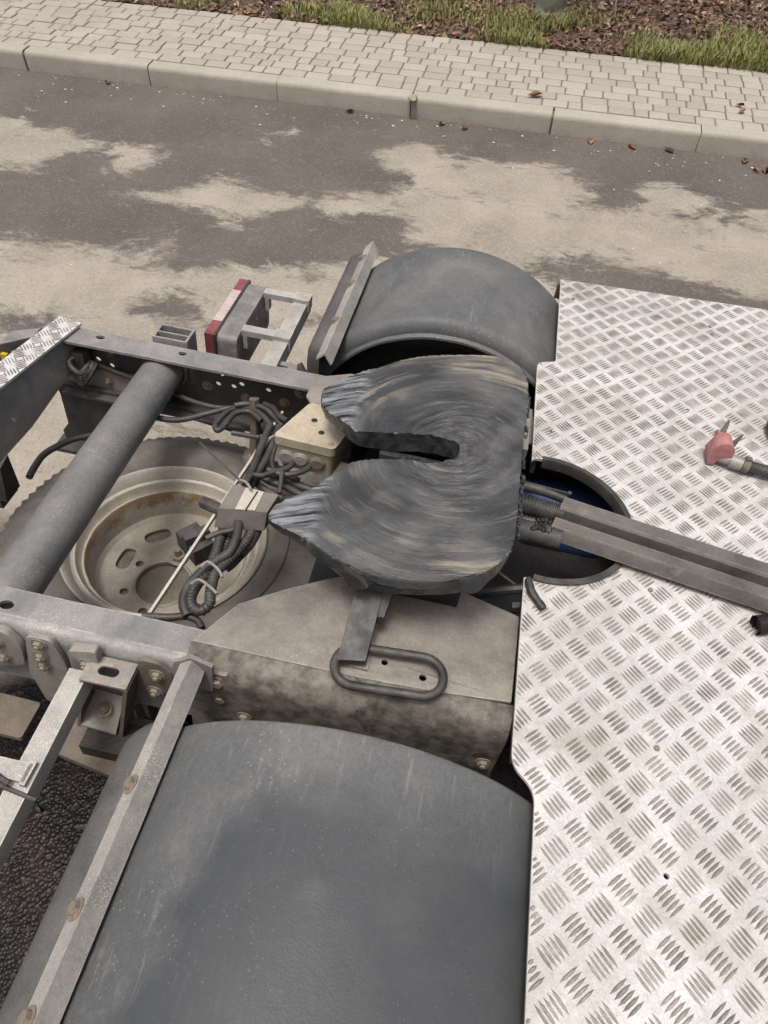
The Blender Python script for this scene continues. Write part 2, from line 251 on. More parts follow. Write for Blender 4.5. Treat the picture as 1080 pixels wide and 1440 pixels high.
def road_material():
    m, n, l, b = nt('asphalt')
    v = n.new('ShaderNodeTexCoord').outputs['Object']
    a1 = n.new('ShaderNodeAttribute'); a1.attribute_name = 'dry'
    a2 = n.new('ShaderNodeAttribute'); a2.attribute_name = 'oil'
    vs = N_map(n, l, v, (0.8, 1.5, 1.0))
    edge = N_math(n, l, 'ADD', N_math(n, l, 'MULTIPLY', N_math(n, l, 'SUBTRACT', N_noise(n, l, vs, 3.0, 12, 0.72, 0.8), 0.5), 2.6), a1.outputs['Fac'])
    edge = N_math(n, l, 'ADD', edge, N_math(n, l, 'MULTIPLY', N_math(n, l, 'SUBTRACT', N_noise(n, l, vs, 16, 10, 0.8, 0.3), 0.5), 1.5))
    dry = N_ramp(n, l, edge, 0.38, 0.76)
    vo = n.new('ShaderNodeTexVoronoi'); vo.inputs['Scale'].default_value = 95; l.new(v, vo.inputs['Vector'])
    stone = vo.outputs['Color']
    sb = n.new('ShaderNodeSeparateColor'); l.new(stone, sb.inputs[0])
    wetc = N_mix(n, l, N_ramp(n, l, N_noise(n, l, v, 1.6, 6), 0.35, 0.65), (0.078, 0.067, 0.057), (0.112, 0.098, 0.083))
    wetc = N_mix(n, l, N_ramp(n, l, sb.outputs[0], 0.75, 0.95, 0, 0.4), wetc, (0.2, 0.182, 0.158))
    wetc = N_mix(n, l, N_ramp(n, l, sb.outputs[1], 0.6, 0.95, 0, 0.6), wetc, (0.075, 0.065, 0.06))
    dryc = N_mix(n, l, N_ramp(n, l, N_noise(n, l, v, 2.2, 8), 0.35, 0.65), (0.215, 0.195, 0.16), (0.3, 0.275, 0.23))
    dryc = N_mix(n, l, N_ramp(n, l, sb.outputs[0], 0.5, 0.95, 0, 0.4), dryc, (0.36, 0.33, 0.28))
    dryc = N_mix(n, l, N_ramp(n, l, sb.outputs[1], 0.75, 0.97, 0, 0.45), dryc, (0.2, 0.175, 0.15))
    c = N_mix(n, l, dry, wetc, dryc)
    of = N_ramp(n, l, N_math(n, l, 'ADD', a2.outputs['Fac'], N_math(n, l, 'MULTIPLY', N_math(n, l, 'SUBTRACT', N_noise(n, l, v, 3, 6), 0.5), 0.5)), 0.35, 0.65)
    wet_shade_c = N_mix(n, l, N_ramp(n, l, N_noise(n, l, v, 4, 6), 0.45, 0.65), (0.007, 0.0065, 0.007), (0.022, 0.014, 0.011))  # near black: wet road plus the shade put into the colour
    wet_shade_c = N_mix(n, l, N_ramp(n, l, sb.outputs[2], 0.93, 0.98, 0, 0.6), wet_shade_c, (0.07, 0.058, 0.05))  # sparse pale stones: sparkles of the wet surface, painted
    c = N_mix(n, l, of, c, wet_shade_c)
    fine = N_noise(n, l, v, 160, 4, 0.7)
    c = N_mix(n, l, N_ramp(n, l, fine, 0.3, 0.75, 0, 0.5), c, N_mix(n, l, 1.0, c, (0.6, 0.6, 0.6), 'MULTIPLY'))
    l.new(c, b.inputs['Base Color'])
    rg = N_ramp(n, l, dry, 0, 1, 0.62, 0.9)
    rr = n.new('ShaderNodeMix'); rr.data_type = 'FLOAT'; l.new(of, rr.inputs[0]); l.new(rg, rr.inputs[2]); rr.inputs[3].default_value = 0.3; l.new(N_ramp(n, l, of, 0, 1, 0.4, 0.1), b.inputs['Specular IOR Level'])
    l.new(rr.outputs[0], b.inputs['Roughness'])
    hb = N_math(n, l, 'ADD', N_math(n, l, 'MULTIPLY', vo.outputs['Distance'], 1.0), N_noise(n, l, v, 35, 5))
    l.new(N_bump(n, l, hb, 0.6, 0.005), b.inputs['Normal'])
    return m
def tinted(name, attr, rough=0.7, trans=0.0):
    m, n, l, b = nt(name)
    a = n.new('ShaderNodeAttribute'); a.attribute_name = attr
    l.new(a.outputs['Color'], b.inputs['Base Color']); b.inputs['Roughness'].default_value = rough
    return m

# ------------------------------------------------------------------ mesh helpers (chassis plan coordinates)
def B(): return bmesh.new()
def box(bm, x0, x1, y0, y1, z0, z1, sx=0.0, sy=0.0):
    """a box; sx / sy shift the bottom face"""
    vs = [bm.verts.new((x + (sx if z == z0 else 0), y + (sy if z == z0 else 0), z)) for z in (z0, z1) for x, y in ((x0, y0), (x1, y0), (x1, y1), (x0, y1))]
    for f in ((3, 2, 1, 0), (4, 5, 6, 7), (0, 1, 5, 4), (1, 2, 6, 5), (2, 3, 7, 6), (3, 0, 4, 7)): bm.faces.new([vs[i] for i in f])
    return vs
def hexa(bm, lo, hi):
    a = [bm.verts.new(p) for p in lo]; b = [bm.verts.new(p) for p in hi]; n = len(a)
    bm.faces.new(a[::-1]); bm.faces.new(b)
    for i in range(n): bm.faces.new((a[i], a[(i + 1) % n], b[(i + 1) % n], b[i]))
def obox(bm, p, q, w, h, up=(0, 0, 1)):
    """a bar of section w x h from p to q"""
    p, q = Vector(p), Vector(q); d = (q - p).normalized(); s = d.cross(Vector(up)).normalized(); u = s.cross(d)
    lo = [p + s * a * w / 2 + u * c * h / 2 for a, c in ((-1, -1), (1, -1), (1, 1), (-1, 1))]
    hexa(bm, lo, [v + (q - p) for v in lo])
def plate(bm, outer, holes, fn, t0, t1):
    """flat plate with real holes; fn(u, v, w) -> point"""
    loops = [list(outer)] + [list(h) for h in holes]
    tris = tessellate_polygon([[Vector((u, v, 0)) for u, v in lp] for lp in loops])
    flat = [p for lp in loops for p in lp]
    lo = [bm.verts.new(fn(u, v, t0)) for u, v in flat]; hi = [bm.verts.new(fn(u, v, t1)) for u, v in flat]
    for t in tris:
        if len(set(t)) < 3: continue
        try: bm.faces.new([hi[i] for i in t]); bm.faces.new([lo[i] for i in t[::-1]])
        except ValueError: pass
    k = 0
    for lp in loops:
        for i in range(len(lp)):
            a, b_ = k + i, k + (i + 1) % len(lp); bm.faces.new((lo[a], lo[b_], hi[b_], hi[a]))
        k += len(lp)
    bmesh.ops.recalc_face_normals(bm, faces=bm.faces[:])
def ell(cx, cy, rx, ry=None, n=12):
    ry = ry or rx; return [(cx + rx * math.cos(2 * PI * i / n), cy + ry * math.sin(2 * PI * i / n)) for i in range(n)]
def slot(cx, cy, L, r, n=6):
    return [(cx + L / 2 + r * math.cos(-PI / 2 + PI * i / n), cy + r * math.sin(-PI / 2 + PI * i / n)) for i in range(n + 1)] + \
           [(cx - L / 2 + r * math.cos(PI / 2 + PI * i / n), cy + r * math.sin(PI / 2 + PI * i / n)) for i in range(n + 1)]
def rounded(poly, r, n=5):
    """round the corners of a polygon; r a number or one per corner"""
    out = []; N = len(poly)
    for i, p in enumerate(poly):
        rr = r[i] if isinstance(r, (list, tuple)) else r
        p = Vector(p); a = Vector(poly[i - 1]) - p; b = Vector(poly[(i + 1) % N]) - p
        k = min(rr, a.length * 0.45, b.length * 0.45)
        if k < 1e-5: out.append(tuple(p)); continue
        s, e = p + a.normalized() * k, p + b.normalized() * k
        for j in range(n + 1):
            t = j / n; q = s * (1 - t) ** 2 + p * 2 * t * (1 - t) + e * t * t; out.append(tuple(q))
    return out
def lathe(bm, c, prof, n=48, fr=None, closed=False):
    c = Vector(c); rings = []
    for j in range(n):
        t = 2 * PI * j / n
        rings.append([bm.verts.new(c + Vector(((fr(j, i, r) if fr else r) * math.cos(t), (fr(j, i, r) if fr else r) * math.sin(t), z))) for i, (r, z) in enumerate(prof)])
    P = len(prof)
    for j in range(n):
        a, b_ = rings[j], rings[(j + 1) % n]
        for i in range(P if closed else P - 1): bm.faces.new((a[i], b_[i], b_[(i + 1) % P], a[(i + 1) % P]))
def smooth_path(pts, sub=6):
    P = [Vector(p) for p in pts]; out = []
    for i in range(len(P) - 1):
        p0, p1, p2, p3 = P[max(i - 1, 0)], P[i], P[i + 1], P[min(i + 2, len(P) - 1)]
        for k in range(sub):
            t = k / sub
            out.append(0.5 * ((2 * p1) + (p2 - p0) * t + (2 * p0 - 5 * p1 + 4 * p2 - p3) * t * t + (3 * p1 - p0 - 3 * p2 + p3) * t ** 3))
    out.append(P[-1]); return out
def tube(bm, pts, r, n=9, sub=6, ribs=0.0, pitch=0.008, cap=True):
    path = smooth_path(pts, sub) if sub else [Vector(p) for p in pts]
    if ribs:
        L = [0]; 
        for a, b_ in zip(path, path[1:]): L.append(L[-1] + (b_ - a).length)
        m = max(4, int(L[-1] / (pitch / 4))); q = []; j = 0
        for i in range(m + 1):
            s = L[-1] * i / m
            while j < len(L) - 2 and L[j + 1] < s: j += 1
            q.append(path[j].lerp(path[j + 1], (s - L[j]) / max(L[j + 1] - L[j], 1e-9)))
        path = q
    up = Vector((0, 0, 1)); prev = None; rings = []
    for i, p in enumerate(path):
        d = (path[min(i + 1, len(path) - 1)] - path[max(i - 1, 0)]).normalized()
        if prev is None:
            s = d.cross(up); s = s if s.length > 1e-3 else d.cross(Vector((1, 0, 0)))
        else: s = prev - d * prev.dot(d)
        s.normalize(); prev = s; u = s.cross(d)
        rr = r * (1 - (ribs if (i % 4) < 2 else 0)) if ribs else r
        rings.append([bm.verts.new(p + (s * math.cos(2 * PI * k / n) + u * math.sin(2 * PI * k / n)) * rr) for k in range(n)])
    for a, b_ in zip(rings, rings[1:]):
        for k in range(n): bm.faces.new((a[k], a[(k + 1) % n], b_[(k + 1) % n], b_[k]))
    if cap: bm.faces.new(rings[0][::-1]); bm.faces.new(rings[-1])
def ring_tube(bm, pts, r, n=9):
    P = [Vector(p) for p in pts]; rings = []; N = len(P); up = Vector((0, 0, 1))
    for i in range(N):
        d = (P[(i + 1) % N] - P[i - 1]).normalized(); s = d.cross(up).normalized(); u = s.cross(d)
        rings.append([bm.verts.new(P[i] + (s * math.cos(2 * PI * k / n) + u * math.sin(2 * PI * k / n)) * r) for k in range(n)])
    for i in range(N):
        a, b_ = rings[i], rings[(i + 1) % N]
        for k in range(n): bm.faces.new((a[k], a[(k + 1) % n], b_[(k + 1) % n], b_[k]))
def wobble(bm, amp, scale):
    for v in bm.verts: v.co += Vector(noise.noise_vector(v.co * scale)) * amp
def bev(bm, w=0.002, seg=2, ang=0.6):
    es = [e for e in bm.edges if len(e.link_faces) == 2 and e.calc_face_angle(0) > ang]
    if es: bmesh.ops.bevel(bm, geom=es, offset=w, segments=seg, affect='EDGES', profile=0.6, clamp_overlap=True)

# ------------------------------------------------------------------ objects
def props(o, label=None, cat=None, group=None, kind=None):
    for k, v in (('label', label), ('category', cat), ('group', group), ('kind', kind)):
        if v: o[k] = v
def finish(name, bm, mat, smooth=35):
    bmesh.ops.recalc_face_normals(bm, faces=bm.faces[:])
    me = bpy.data.meshes.new(name); bm.to_mesh(me); bm.free()
    if smooth:
        for p in me.polygons: p.use_smooth = True
        me.set_sharp_from_angle(angle=math.radians(smooth))
    me.materials.append(M[mat] if isinstance(mat, str) else mat)
    return me
def root_of(o):
    while o.parent: o = o.parent
    return o
def on_truck(name, base, label, cat, group=None):
    """a thing standing on (or being) the truck: an Empty at its base, its parts in chassis plan coordinates"""
    o = bpy.data.objects.new(name, None); COL.objects.link(o); o.empty_display_size = 0.1
    o.matrix_world = Matrix.Translation(W(base)) @ A4; BASE[o.name] = Vector(base); props(o, label, cat, group)
    return o
def part(parent, name, bm, mat, smooth=35, label=None, kind=None):
    b = BASE[root_of(parent).name]
    for v in bm.verts: v.co = (v.co - b) * K
    o = bpy.data.objects.new(name, finish(name, bm, mat, smooth)); COL.objects.link(o); o.parent = parent
    props(o, label, None, None, kind); return o
def place(parent, name, me, p, rot=(0, 0, 0), label=None, s=1.0):
    """a part that shares a mesh (mesh in metres) put at chassis plan point p"""
    o = bpy.data.objects.new(name, me); COL.objects.link(o); o.parent = parent
    o.location = (Vector(p) - BASE[root_of(parent).name]) * K; o.rotation_euler = rot; o.scale = (s, s, s)
    props(o, label); return o
def ground_obj(name, bm, mat, smooth=35, parent=None, **kw):
    o = bpy.data.objects.new(name, finish(name, bm, mat, smooth)); COL.objects.link(o)
    if parent: o.parent = parent
    props(o, **kw); return o

# ================================================================== SETTING
ROADZ, TOPZ = 0.0, 0.13
def inside(p, poly):
    x, y = p; c = False; j = len(poly) - 1
    for i in range(len(poly)):
        xi, yi = poly[i]; xj, yj = poly[j]
        if (yi > y) != (yj > y) and x < (xj - xi) * (y - yi) / (yj - yi + 1e-12) + xi: c = not c
        j = i
    return c
def inside_np(X, Y, poly):
    c = np.zeros(X.shape, bool); j = len(poly) - 1
    for i in range(len(poly)):
        xi, yi = poly[i]; xj, yj = poly[j]
        t = ((yi > Y) != (yj > Y)) & (X < (xj - xi) * (Y - yi) / (yj - yi + 1e-12) + xi)
        c ^= t; j = i
    return c
# dried patches on the damp asphalt, metres on the road
DRY = [
 [(-4.099, 4.627), (-3.735, 4.576), (-3.541, 4.571), (-3.36, 4.487), (-3.078, 4.508), (-2.847, 4.411), (-2.858, 4.326), (-3.03, 4.21), (-3.086, 4.029), (-3.124, 3.962), (-3.318, 3.864), (-3.576, 3.797)],
 [(-2.803, 4.372), (-2.672, 4.479), (-2.444, 4.487), (-2.466, 4.359), (-2.581, 4.279), (-2.312, 4.233), (-2.437, 4.123), (-2.542, 4.03), (-2.832, 4.02), (-2.719, 4.145)],
 [(-2.113, 4.227), (-1.914, 4.214), (-1.688, 4.116), (-1.345, 4.064), (-1.071, 4.25), (-0.877, 4.212), (-0.636, 4.391), (-0.501, 4.137), (-0.866, 3.959), (-1.171, 3.93), (-1.439, 3.92), (-1.519, 3.816), (-1.644, 3.719), (-1.585, 3.614), (-1.74, 3.614), (-1.901, 3.8), (-2.115, 3.762), (-2.515, 3.718), (-2.808, 3.736), (-2.647, 3.796), (-2.35, 3.873), (-2.154, 3.968), (-1.939, 4.024)],
 [(-2.045, 4.646), (-1.823, 4.823), (-1.563, 4.991), (-1.534, 4.889), (-1.703, 4.769), (-1.819, 4.654)],
 [(-3.237, 3.116), (-2.914, 3.176), (-2.482, 3.197), (-2.088, 3.282), (-1.785, 3.173), (-1.532, 3.279), (-1.178, 3.347), (-0.876, 3.459), (-0.427, 3.704), (0.137, 3.847), (0.442, 3.449), (0.54, 1.083), (-1.609, 0.592)],
 [(-1.099, 4.772), (-0.646, 4.997), (-0.512, 4.776), (0.145, 4.899), (0.198, 4.815), (0.485, 4.565), (0.846, 4.889), (0.98, 4.812), (1.153, 4.694), (1.79, 4.601), (1.651, 3.623), (1.097, 3.713), (0.827, 3.783), (0.628, 3.803), (0.392, 3.673), (0.07, 3.684), (-0.022, 3.784), (-0.349, 3.739), (-0.557, 3.723), (-0.68, 3.807), (-0.621, 4.064), (-0.799, 4.276), (-0.647, 4.452), (-0.944, 4.515)],
 [(-2.049, 3.344), (-1.94, 3.447), (-1.873, 3.337), (-1.993, 3.263)], [(-2.339, 3.445), (-2.245, 3.485), (-2.187, 3.407), (-2.333, 3.339)],
]
WET = [
 [(0.219, 4.496), (0.4, 4.455), (0.573, 4.633), (0.842, 4.64), (0.62, 4.469), (0.491, 4.375), (0.272, 4.353)],
 [(0.883, 4.494), (1.138, 4.433), (1.027, 4.323), (0.857, 4.296)], [(1.06, 4.582), (1.331, 4.723), (1.398, 4.5), (1.183, 4.461)],
 [(0.031, 3.873), (0.308, 3.744), (0.945, 3.791), (1.052, 3.589), (0.708, 3.484), (0.328, 3.421), (0.115, 3.638)],
 [(-2.773, 2.523), (-2.455, 2.601), (-2.215, 2.601), (-2.092, 2.514), (-2.237, 2.421), (-2.402, 2.437), (-2.66, 2.345)],
 [(-1.93, 2.794), (-1.724, 2.921), (-1.493, 2.841), (-1.476, 2.695), (-1.693, 2.659)], [(-1.106, 2.846), (-0.987, 2.967), (-0.896, 2.916), (-1.018, 2.808)],
 [(-0.636, 4.391), (-0.455, 4.411), (-0.489, 4.339), (-0.615, 4.324)],
]
def road():
    x0, x1, y0, y1, st = -5.0, 3.2, -1.4, 5.31, 0.025
    nx, ny = int(round((x1 - x0) / st)), int(round((y1 - y0) / st))
    xs = np.linspace(x0, x1, nx + 1); ys = np.linspace(y0, y1, ny + 1)
    X, Y = np.meshgrid(xs, ys); X, Y = X.ravel(), Y.ravel()
    dry = np.zeros(X.shape)
    # soften the outlines by averaging the mask over a small disc
    offs = [(0.2 * math.cos(a), 0.2 * math.sin(a)) for a in np.linspace(0.2, 2 * PI + 0.2, 9)[:-1]] + [(0, 0)] * 2 + [(0.05 * math.cos(a), 0.05 * math.sin(a)) for a in np.linspace(0, 2 * PI, 7)[:-1]] + [(0.1 * math.cos(a), 0.1 * math.sin(a)) for a in np.linspace(0.4, 2 * PI + 0.4, 9)[:-1]]
    for ox, oy in offs:
        d = np.zeros(X.shape, bool)
        for p in DRY: d |= inside_np(X + ox, Y + oy, p)
        for p in WET: d &= ~inside_np(X + ox, Y + oy, p)
        dry += d
    dry /= len(offs)
    wet_shade = np.clip(1.6 - np.hypot((X + 1.0) / 0.85, (Y - 0.05) / 0.75), 0, 1)  # wet asphalt below the truck, with the truck's shade painted into its colour
    V = [(x, y, 0.0) for x, y in zip(X, Y)]
    F = []
    for j in range(ny):
        for i in range(nx):
            a = j * (nx + 1) + i; F.append((a, a + 1, a + nx + 2, a + nx + 1))
    k = len(V); R = 90.0                                     # the rest of the sheet, out to the horizon
    V += [(-R, -R, 0), (R, -R, 0), (R, y1, 0), (-R, y1, 0)]
    c00, c10, c11, c01 = 0, nx, (ny + 1) * (nx + 1) - 1, ny * (nx + 1)
    F += [(k, k + 1, c10, c00), (k + 1, k + 2, c11, c10), (k + 3, k, c00, c01)]
    me = bpy.data.meshes.new('road'); me.from_pydata(V, [], F)
    dry = np.concatenate([dry, [0.4] * 4]); wet_shade = np.concatenate([wet_shade, [0] * 4])
    for nm, arr in (('dry', dry), ('oil', wet_shade)):
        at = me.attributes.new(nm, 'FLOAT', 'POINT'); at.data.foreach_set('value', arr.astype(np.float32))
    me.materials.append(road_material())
    o = bpy.data.objects.new('road', me); COL.objects.link(o); props(o, kind='structure')
    return o
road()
# kerb: concrete bed with one object for each stone
bm = B(); box(bm, -70, 70, 5.325, 5.432, -0.2, 0.108)
kerb = ground_obj('kerb', bm, 'joint', kind='structure')
bm = B(); prof = [(5.312, -0.15), (5.435, -0.15), (5.435, 0.132), (5.345, 0.132), (5.332, 0.128), (5.323, 0.117), (5.318, 0.10)]
hexa(bm, [(-0.496, y, z) for y, z in prof], [(0.496, y, z) for y, z in prof])
kme = finish('kerb_stone', bm, 'concrete', 40)
for i in range(-11, 13):
    o = bpy.data.objects.new('kerb_stone', kme); COL.objects.link(o); o.parent = kerb
    o.location = (i + 0.575, random.uniform(-0.003, 0.003), random.uniform(-0.003, 0.002)); o.rotation_euler = (0, 0, random.uniform(-0.002, 0.002))
# sidewalk: joint bed, 300 nearest pavers one by one, the rest joined
SW0, SW1, PITCH = 5.444, 6.46, 0.1145
bm = B(); box(bm, -70, 70, 5.438, SW1 + 0.03, -0.2, 0.121)
sidewalk = ground_obj('sidewalk', bm, 'joint', kind='structure')
def paver_bm(bm, L, D, cx=0, cy=0, cz=0.13):
    h, c = 0.06, 0.006
    lo = [(-L / 2, -D / 2), (L / 2, -D / 2), (L / 2, D / 2), (-L / 2, D / 2)]
    a = [bm.verts.new((cx + x, cy + y, cz - h)) for x, y in lo]; b_ = [bm.verts.new((cx + x, cy + y, cz - c * 0.7)) for x, y in lo]
    t = [bm.verts.new((cx + x * (1 - 2 * c / L), cy + y * (1 - 2 * c / D), cz)) for x, y in lo]
    for r0, r1 in ((a, b_), (b_, t)):
        for i in range(4): bm.faces.new((r0[i], r0[(i + 1) % 4], r1[(i + 1) % 4], r1[i]))
    bm.faces.new(t)
LEN = (0.182, 0.135, 0.098)
PME = []
for L in LEN:
    b = B(); paver_bm(b, L - 0.009, PITCH - 0.009, 0, 0, 0.0); PME.append(finish('paver', b, 'paver', 0))
near, rest = [], []
for j in range(int((SW1 - SW0) / PITCH) + 1):
    x = -12 + random.uniform(0, 0.2); y = SW0 + (j + 0.5) * PITCH
    while x < 12:
        k = random.choices((0, 1, 2), (5, 4, 2))[0]; xc = x + LEN[k] / 2; x += LEN[k]
        if xc < 5 and xc > -8 or True: (near if -4.9 - (y - 5.3) * 0.2 < xc < 2.45 + (y - 5.3) * 0.3 else rest).append((xc, y, k))
near.sort(key=lambda q: math.hypot(q[0], q[1])); rest += near[300:]; near = near[:300]
for xc, y, k in near:
    o = bpy.data.objects.new('paver', PME[k]); COL.objects.link(o); o.parent = sidewalk
    o.location = (xc, y + random.uniform(-.0015, .0015), 0.131 + random.uniform(-0.0015, 0.0015)); o.rotation_euler = (random.uniform(-.006, .006), random.uniform(-.006, .006), random.uniform(-.006, .006))
bm = B()
for xc, y, k in rest: paver_bm(bm, LEN[k] - 0.009, PITCH - 0.009, xc, y, 0.131 + random.uniform(-.003, .003))
ground_obj('paver_field', bm, 'paver', 0, sidewalk, kind='stuff')
# verge with soil, leaf litter and grass
bm = B(); nxv, nyv = 130, 70
def vz(x, y): 
    return 0.125 + 0.03 * noise.noise(Vector((x * 1.5, y * 1.5, 0))) * min(1, (y - SW1) * 2) + 0.02 * min(1, max(0, y - SW1) * 1.5) + 0.0 * y
rows = []
xs = [-90, -40, -15] + list(np.linspace(-7, 7, nxv)) + [15, 40, 90]; ys = [SW1 + 0.031] + list(np.linspace(SW1 + 0.1, 11, nyv)) + [20, 50, 90]
for y in ys: rows.append([bm.verts.new((x, y, vz(x, y))) for x in xs])
for a, b_ in zip(rows, rows[1:]):
    for i in range(len(xs) - 1): bm.faces.new((a[i], a[i + 1], b_[i + 1], b_[i]))
ground_obj('verge', bm, 'soil', 60, kind='structure')
def stuff_mesh(name, V, F, C, mat):
    me = bpy.data.meshes.new(name); me.from_pydata(V, [], F)
    at = me.color_attributes.new('tint', 'FLOAT_COLOR', 'POINT'); at.data.foreach_set('color', np.array(C, np.float32).ravel())
    me.materials.append(mat); o = bpy.data.objects.new(name, me); COL.objects.link(o); props(o, kind='stuff'); return o
V, F, C = [], [], []
LEAFC = [(0.15, 0.09, 0.055), (0.2, 0.13, 0.085), (0.11, 0.068, 0.045), (0.3, 0.22, 0.15), (0.075, 0.048, 0.035), (0.2, 0.095, 0.055)]
def leaf(x, y, z, s, c):
    a = random.uniform(0, 2 * PI); t = random.gauss(0, 0.45); t2 = random.gauss(0, 0.45)
    m = Matrix.Rotation(a, 3, 'Z') @ Matrix.Rotation(t, 3, 'X') @ Matrix.Rotation(t2, 3, 'Y')
    cu = random.uniform(0.05, 0.3); k = len(V)
    for u, v, h in ((-1, 0, 0), (-0.3, -0.5, cu), (0.4, -0.4, cu), (1, 0, 0.1), (0.4, 0.4, cu), (-0.3, 0.5, cu)):
        V.append(tuple(m @ Vector((u * s, v * s, h * s)) + Vector((x, y, z)))); C.append((*c, 1))
    F.extend([(k, k + 1, k + 2, k + 3), (k, k + 3, k + 4, k + 5)])
n_l = 0
while n_l < 22000:
    x, y = random.uniform(-4.8, 4.2), SW1 + random.random() ** 1.2 * 3.2
    g = noise.noise(Vector((x * 1.1 + 3, y * 1.4, 2))) * 0.5 + 0.5
    if y < SW1 + 0.5 and random.random() < 0.3: continue
    c = random.choice(LEAFC); f = random.uniform(0.6, 1.15)
    leaf(x, y, vz(x, y) + random.uniform(0.003, 0.03), random.uniform(0.014, 0.034), tuple(q * f for q in c)); n_l += 1
stuff_mesh('leaf_litter', V, F, C, tinted('dry_leaves', 'tint', 0.75))
V, F, C = [], [], []
n_g = 0
while n_g < 17000:
    x = random.uniform(-4.6, 4.0); y = SW1 + 0.0 + abs(random.gauss(0.0, 0.34)) - 0.02
    d = noise.noise(Vector((x * 1.7, y * 2.2, 5))) * 0.5 + 0.5 + (0.16 if x > -1.9 else -0.12)
    if random.random() > max(0.015, (d - 0.52) * 3.2): continue
    h = random.uniform(0.03, 0.085) * (0.5 + d * 0.8); a = random.uniform(0, 2 * PI); le = random.uniform(0.2, 0.9) * h; w_ = random.uniform(0.0018, 0.004)
    z = vz(x, y) - 0.005; dx, dy = math.cos(a), math.sin(a); k = len(V)
    V += [(x - dy * w_, y + dx * w_, z), (x + dy * w_, y - dx * w_, z), (x + dy * w_ + dx * le * .4, y - dx * w_ + dy * le * .4, z + h * .65), (x - dy * w_ + dx * le * .4, y + dx * w_ + dy * le * .4, z + h * .65), (x + dx * le, y + dy * le, z + h)]
    r = random.random(); c = (0.12 + 0.12 * r, 0.15 + 0.08 * r, 0.035 + 0.03 * r) if r < 0.86 else (0.26, 0.22, 0.11)
    C += [(*c, 1)] * 5; F += [(k, k + 1, k + 2, k + 3), (k + 3, k + 2, k + 4)]; n_g += 1
stuff_mesh('grass', V, F, C, tinted('grass_blades', 'tint', 0.6))
# pale chips of stone and blossom in the gutter
V, F, C = [], [], []
for i in range(150):
    x = random.uniform(-4.6, 2.4); y = 5.30 - abs(random.gauss(0, 0.22)) - 0.02; s = random.uniform(0.003, 0.011); a = random.uniform(0, PI); k = len(V)
    if i > 110: x, y = random.uniform(-4.6, 2.4), random.uniform(1.5, 5.0); s *= 0.7
    for u, v in ((-1, -.5), (1, -.4), (.9, .5), (-.8, .6)):
        V.append((x + s * (u * math.cos(a) - v * math.sin(a)), y + s * (u * math.sin(a) + v * math.cos(a)), 0.004 + 0.2 * s))
    V.append((x, y, 0.005 + s * 0.6)); g = random.uniform(0.35, 0.62); C += [(g, g * .95, g * .85, 1)] * 5
    F += [(k, k + 1, k + 4), (k + 1, k + 2, k + 4), (k + 2, k + 3, k + 4), (k + 3, k, k + 4)]
stuff_mesh('gravel_chips', V, F, C, tinted('chips', 'tint', 0.8))
# fallen leaves one by one
def leaf_mesh(s, cu):
    bm = B(); L = [(-1, 0), (-.75, -.22), (-.35, -.5), (.1, -.48), (.45, -.3), (1, 0), (.45, .34), (.1, .46), (-.3, .52), (-.75, .25)]
    o = bm.verts.new((0, 0, 0.0)); vs = [bm.verts.new((x * s, y * s, cu * s * (abs(y) * 1.6 + 0.3 * x * x))) for x, y in L]
    for i in range(10): bm.faces.new((o, vs[i], vs[(i + 1) % 10]))
    bmesh.ops.solidify(bm, geom=bm.faces[:], thickness=0.0008)
    return finish('fallen_leaf', bm, 'leaf', 60)
LM = [leaf_mesh(0.045, 0.35), leaf_mesh(0.06, 0.5), leaf_mesh(0.035, 0.6)]
for (x, y, z), k, lab, grp in [
    ((-3.241, 5.256, 0), 2, 'reddish crumpled leaf in the gutter at the left end of the kerb', None),
    ((-0.684, 5.25, 0), 2, 'brown leaf in the gutter just right of the mossy tuft on the kerb', 'leaves in the gutter'), ((-0.517, 5.227, 0), 2, 'brown leaf in the gutter, second to the right of the mossy tuft', 'leaves in the gutter'),
    ((-1.362, 5.263, 0), 2, 'small brown leaf in the gutter left of the mossy tuft', 'leaves in the gutter'), ((0.366, 5.266, 0), 0, 'curled tan leaf in the gutter below the large orange sidewalk leaf', 'leaves in the gutter'),
    ((0.654, 5.258, 0), 0, 'tan leaf in the gutter midway between two kerb joints, left of the darkest leaf', 'leaves in the gutter'), ((0.9, 5.271, 0), 0, 'darkest leaf in the gutter, just left of the last kerb joint', 'leaves in the gutter'),
    ((1.406, 5.251, 0), 0, 'upper leaf of the cluster of three in the gutter at the right edge', 'leaves in the gutter'), ((1.466, 5.138, 0), 2, 'small middle leaf of the cluster of three in the gutter at the right edge', 'leaves in the gutter'), ((1.532, 5.156, 0), 0, 'rightmost leaf of the cluster of three in the gutter at the right edge', 'leaves in the gutter'),
    ((-0.072, 5.554, 0.135), 1, 'largest orange leaf lying on the paved sidewalk near the kerb', None),
    ((1.362, 5.779, 0.135), 2, 'brown leaf on the sidewalk at the right, closer to the verge of the two there', None),
    ((1.364, 5.687, 0.135), 2, 'brown leaf on the sidewalk at the right, closer to the kerb of the two there', None)]:
    o = bpy.data.objects.new('fallen_leaf', LM[k]); COL.objects.link(o)
    o.location = (x, y, z + 0.006); o.rotation_euler = (random.uniform(-.2, .2), random.uniform(-.2, .2), random.uniform(0, 6)); props(o, lab, 'leaf', grp)
# a tuft of moss on the kerb
bm = B(); bmesh.ops.create_icosphere(bm, subdivisions=3, radius=0.034); 
for v in bm.verts: v.co.z = max(v.co.z * 0.55, -0.006); v.co *= 1 + 0.5 * noise.noise(v.co * 40)
o = ground_obj('moss_tuft', bm, 'moss', 60, label='small pale mossy tuft sitting on a joint of the kerb', cat='plant'); gx = (-0.907, 5.267, 0.135); o.location = (gx[0], gx[1] + 0.03, 0.137)
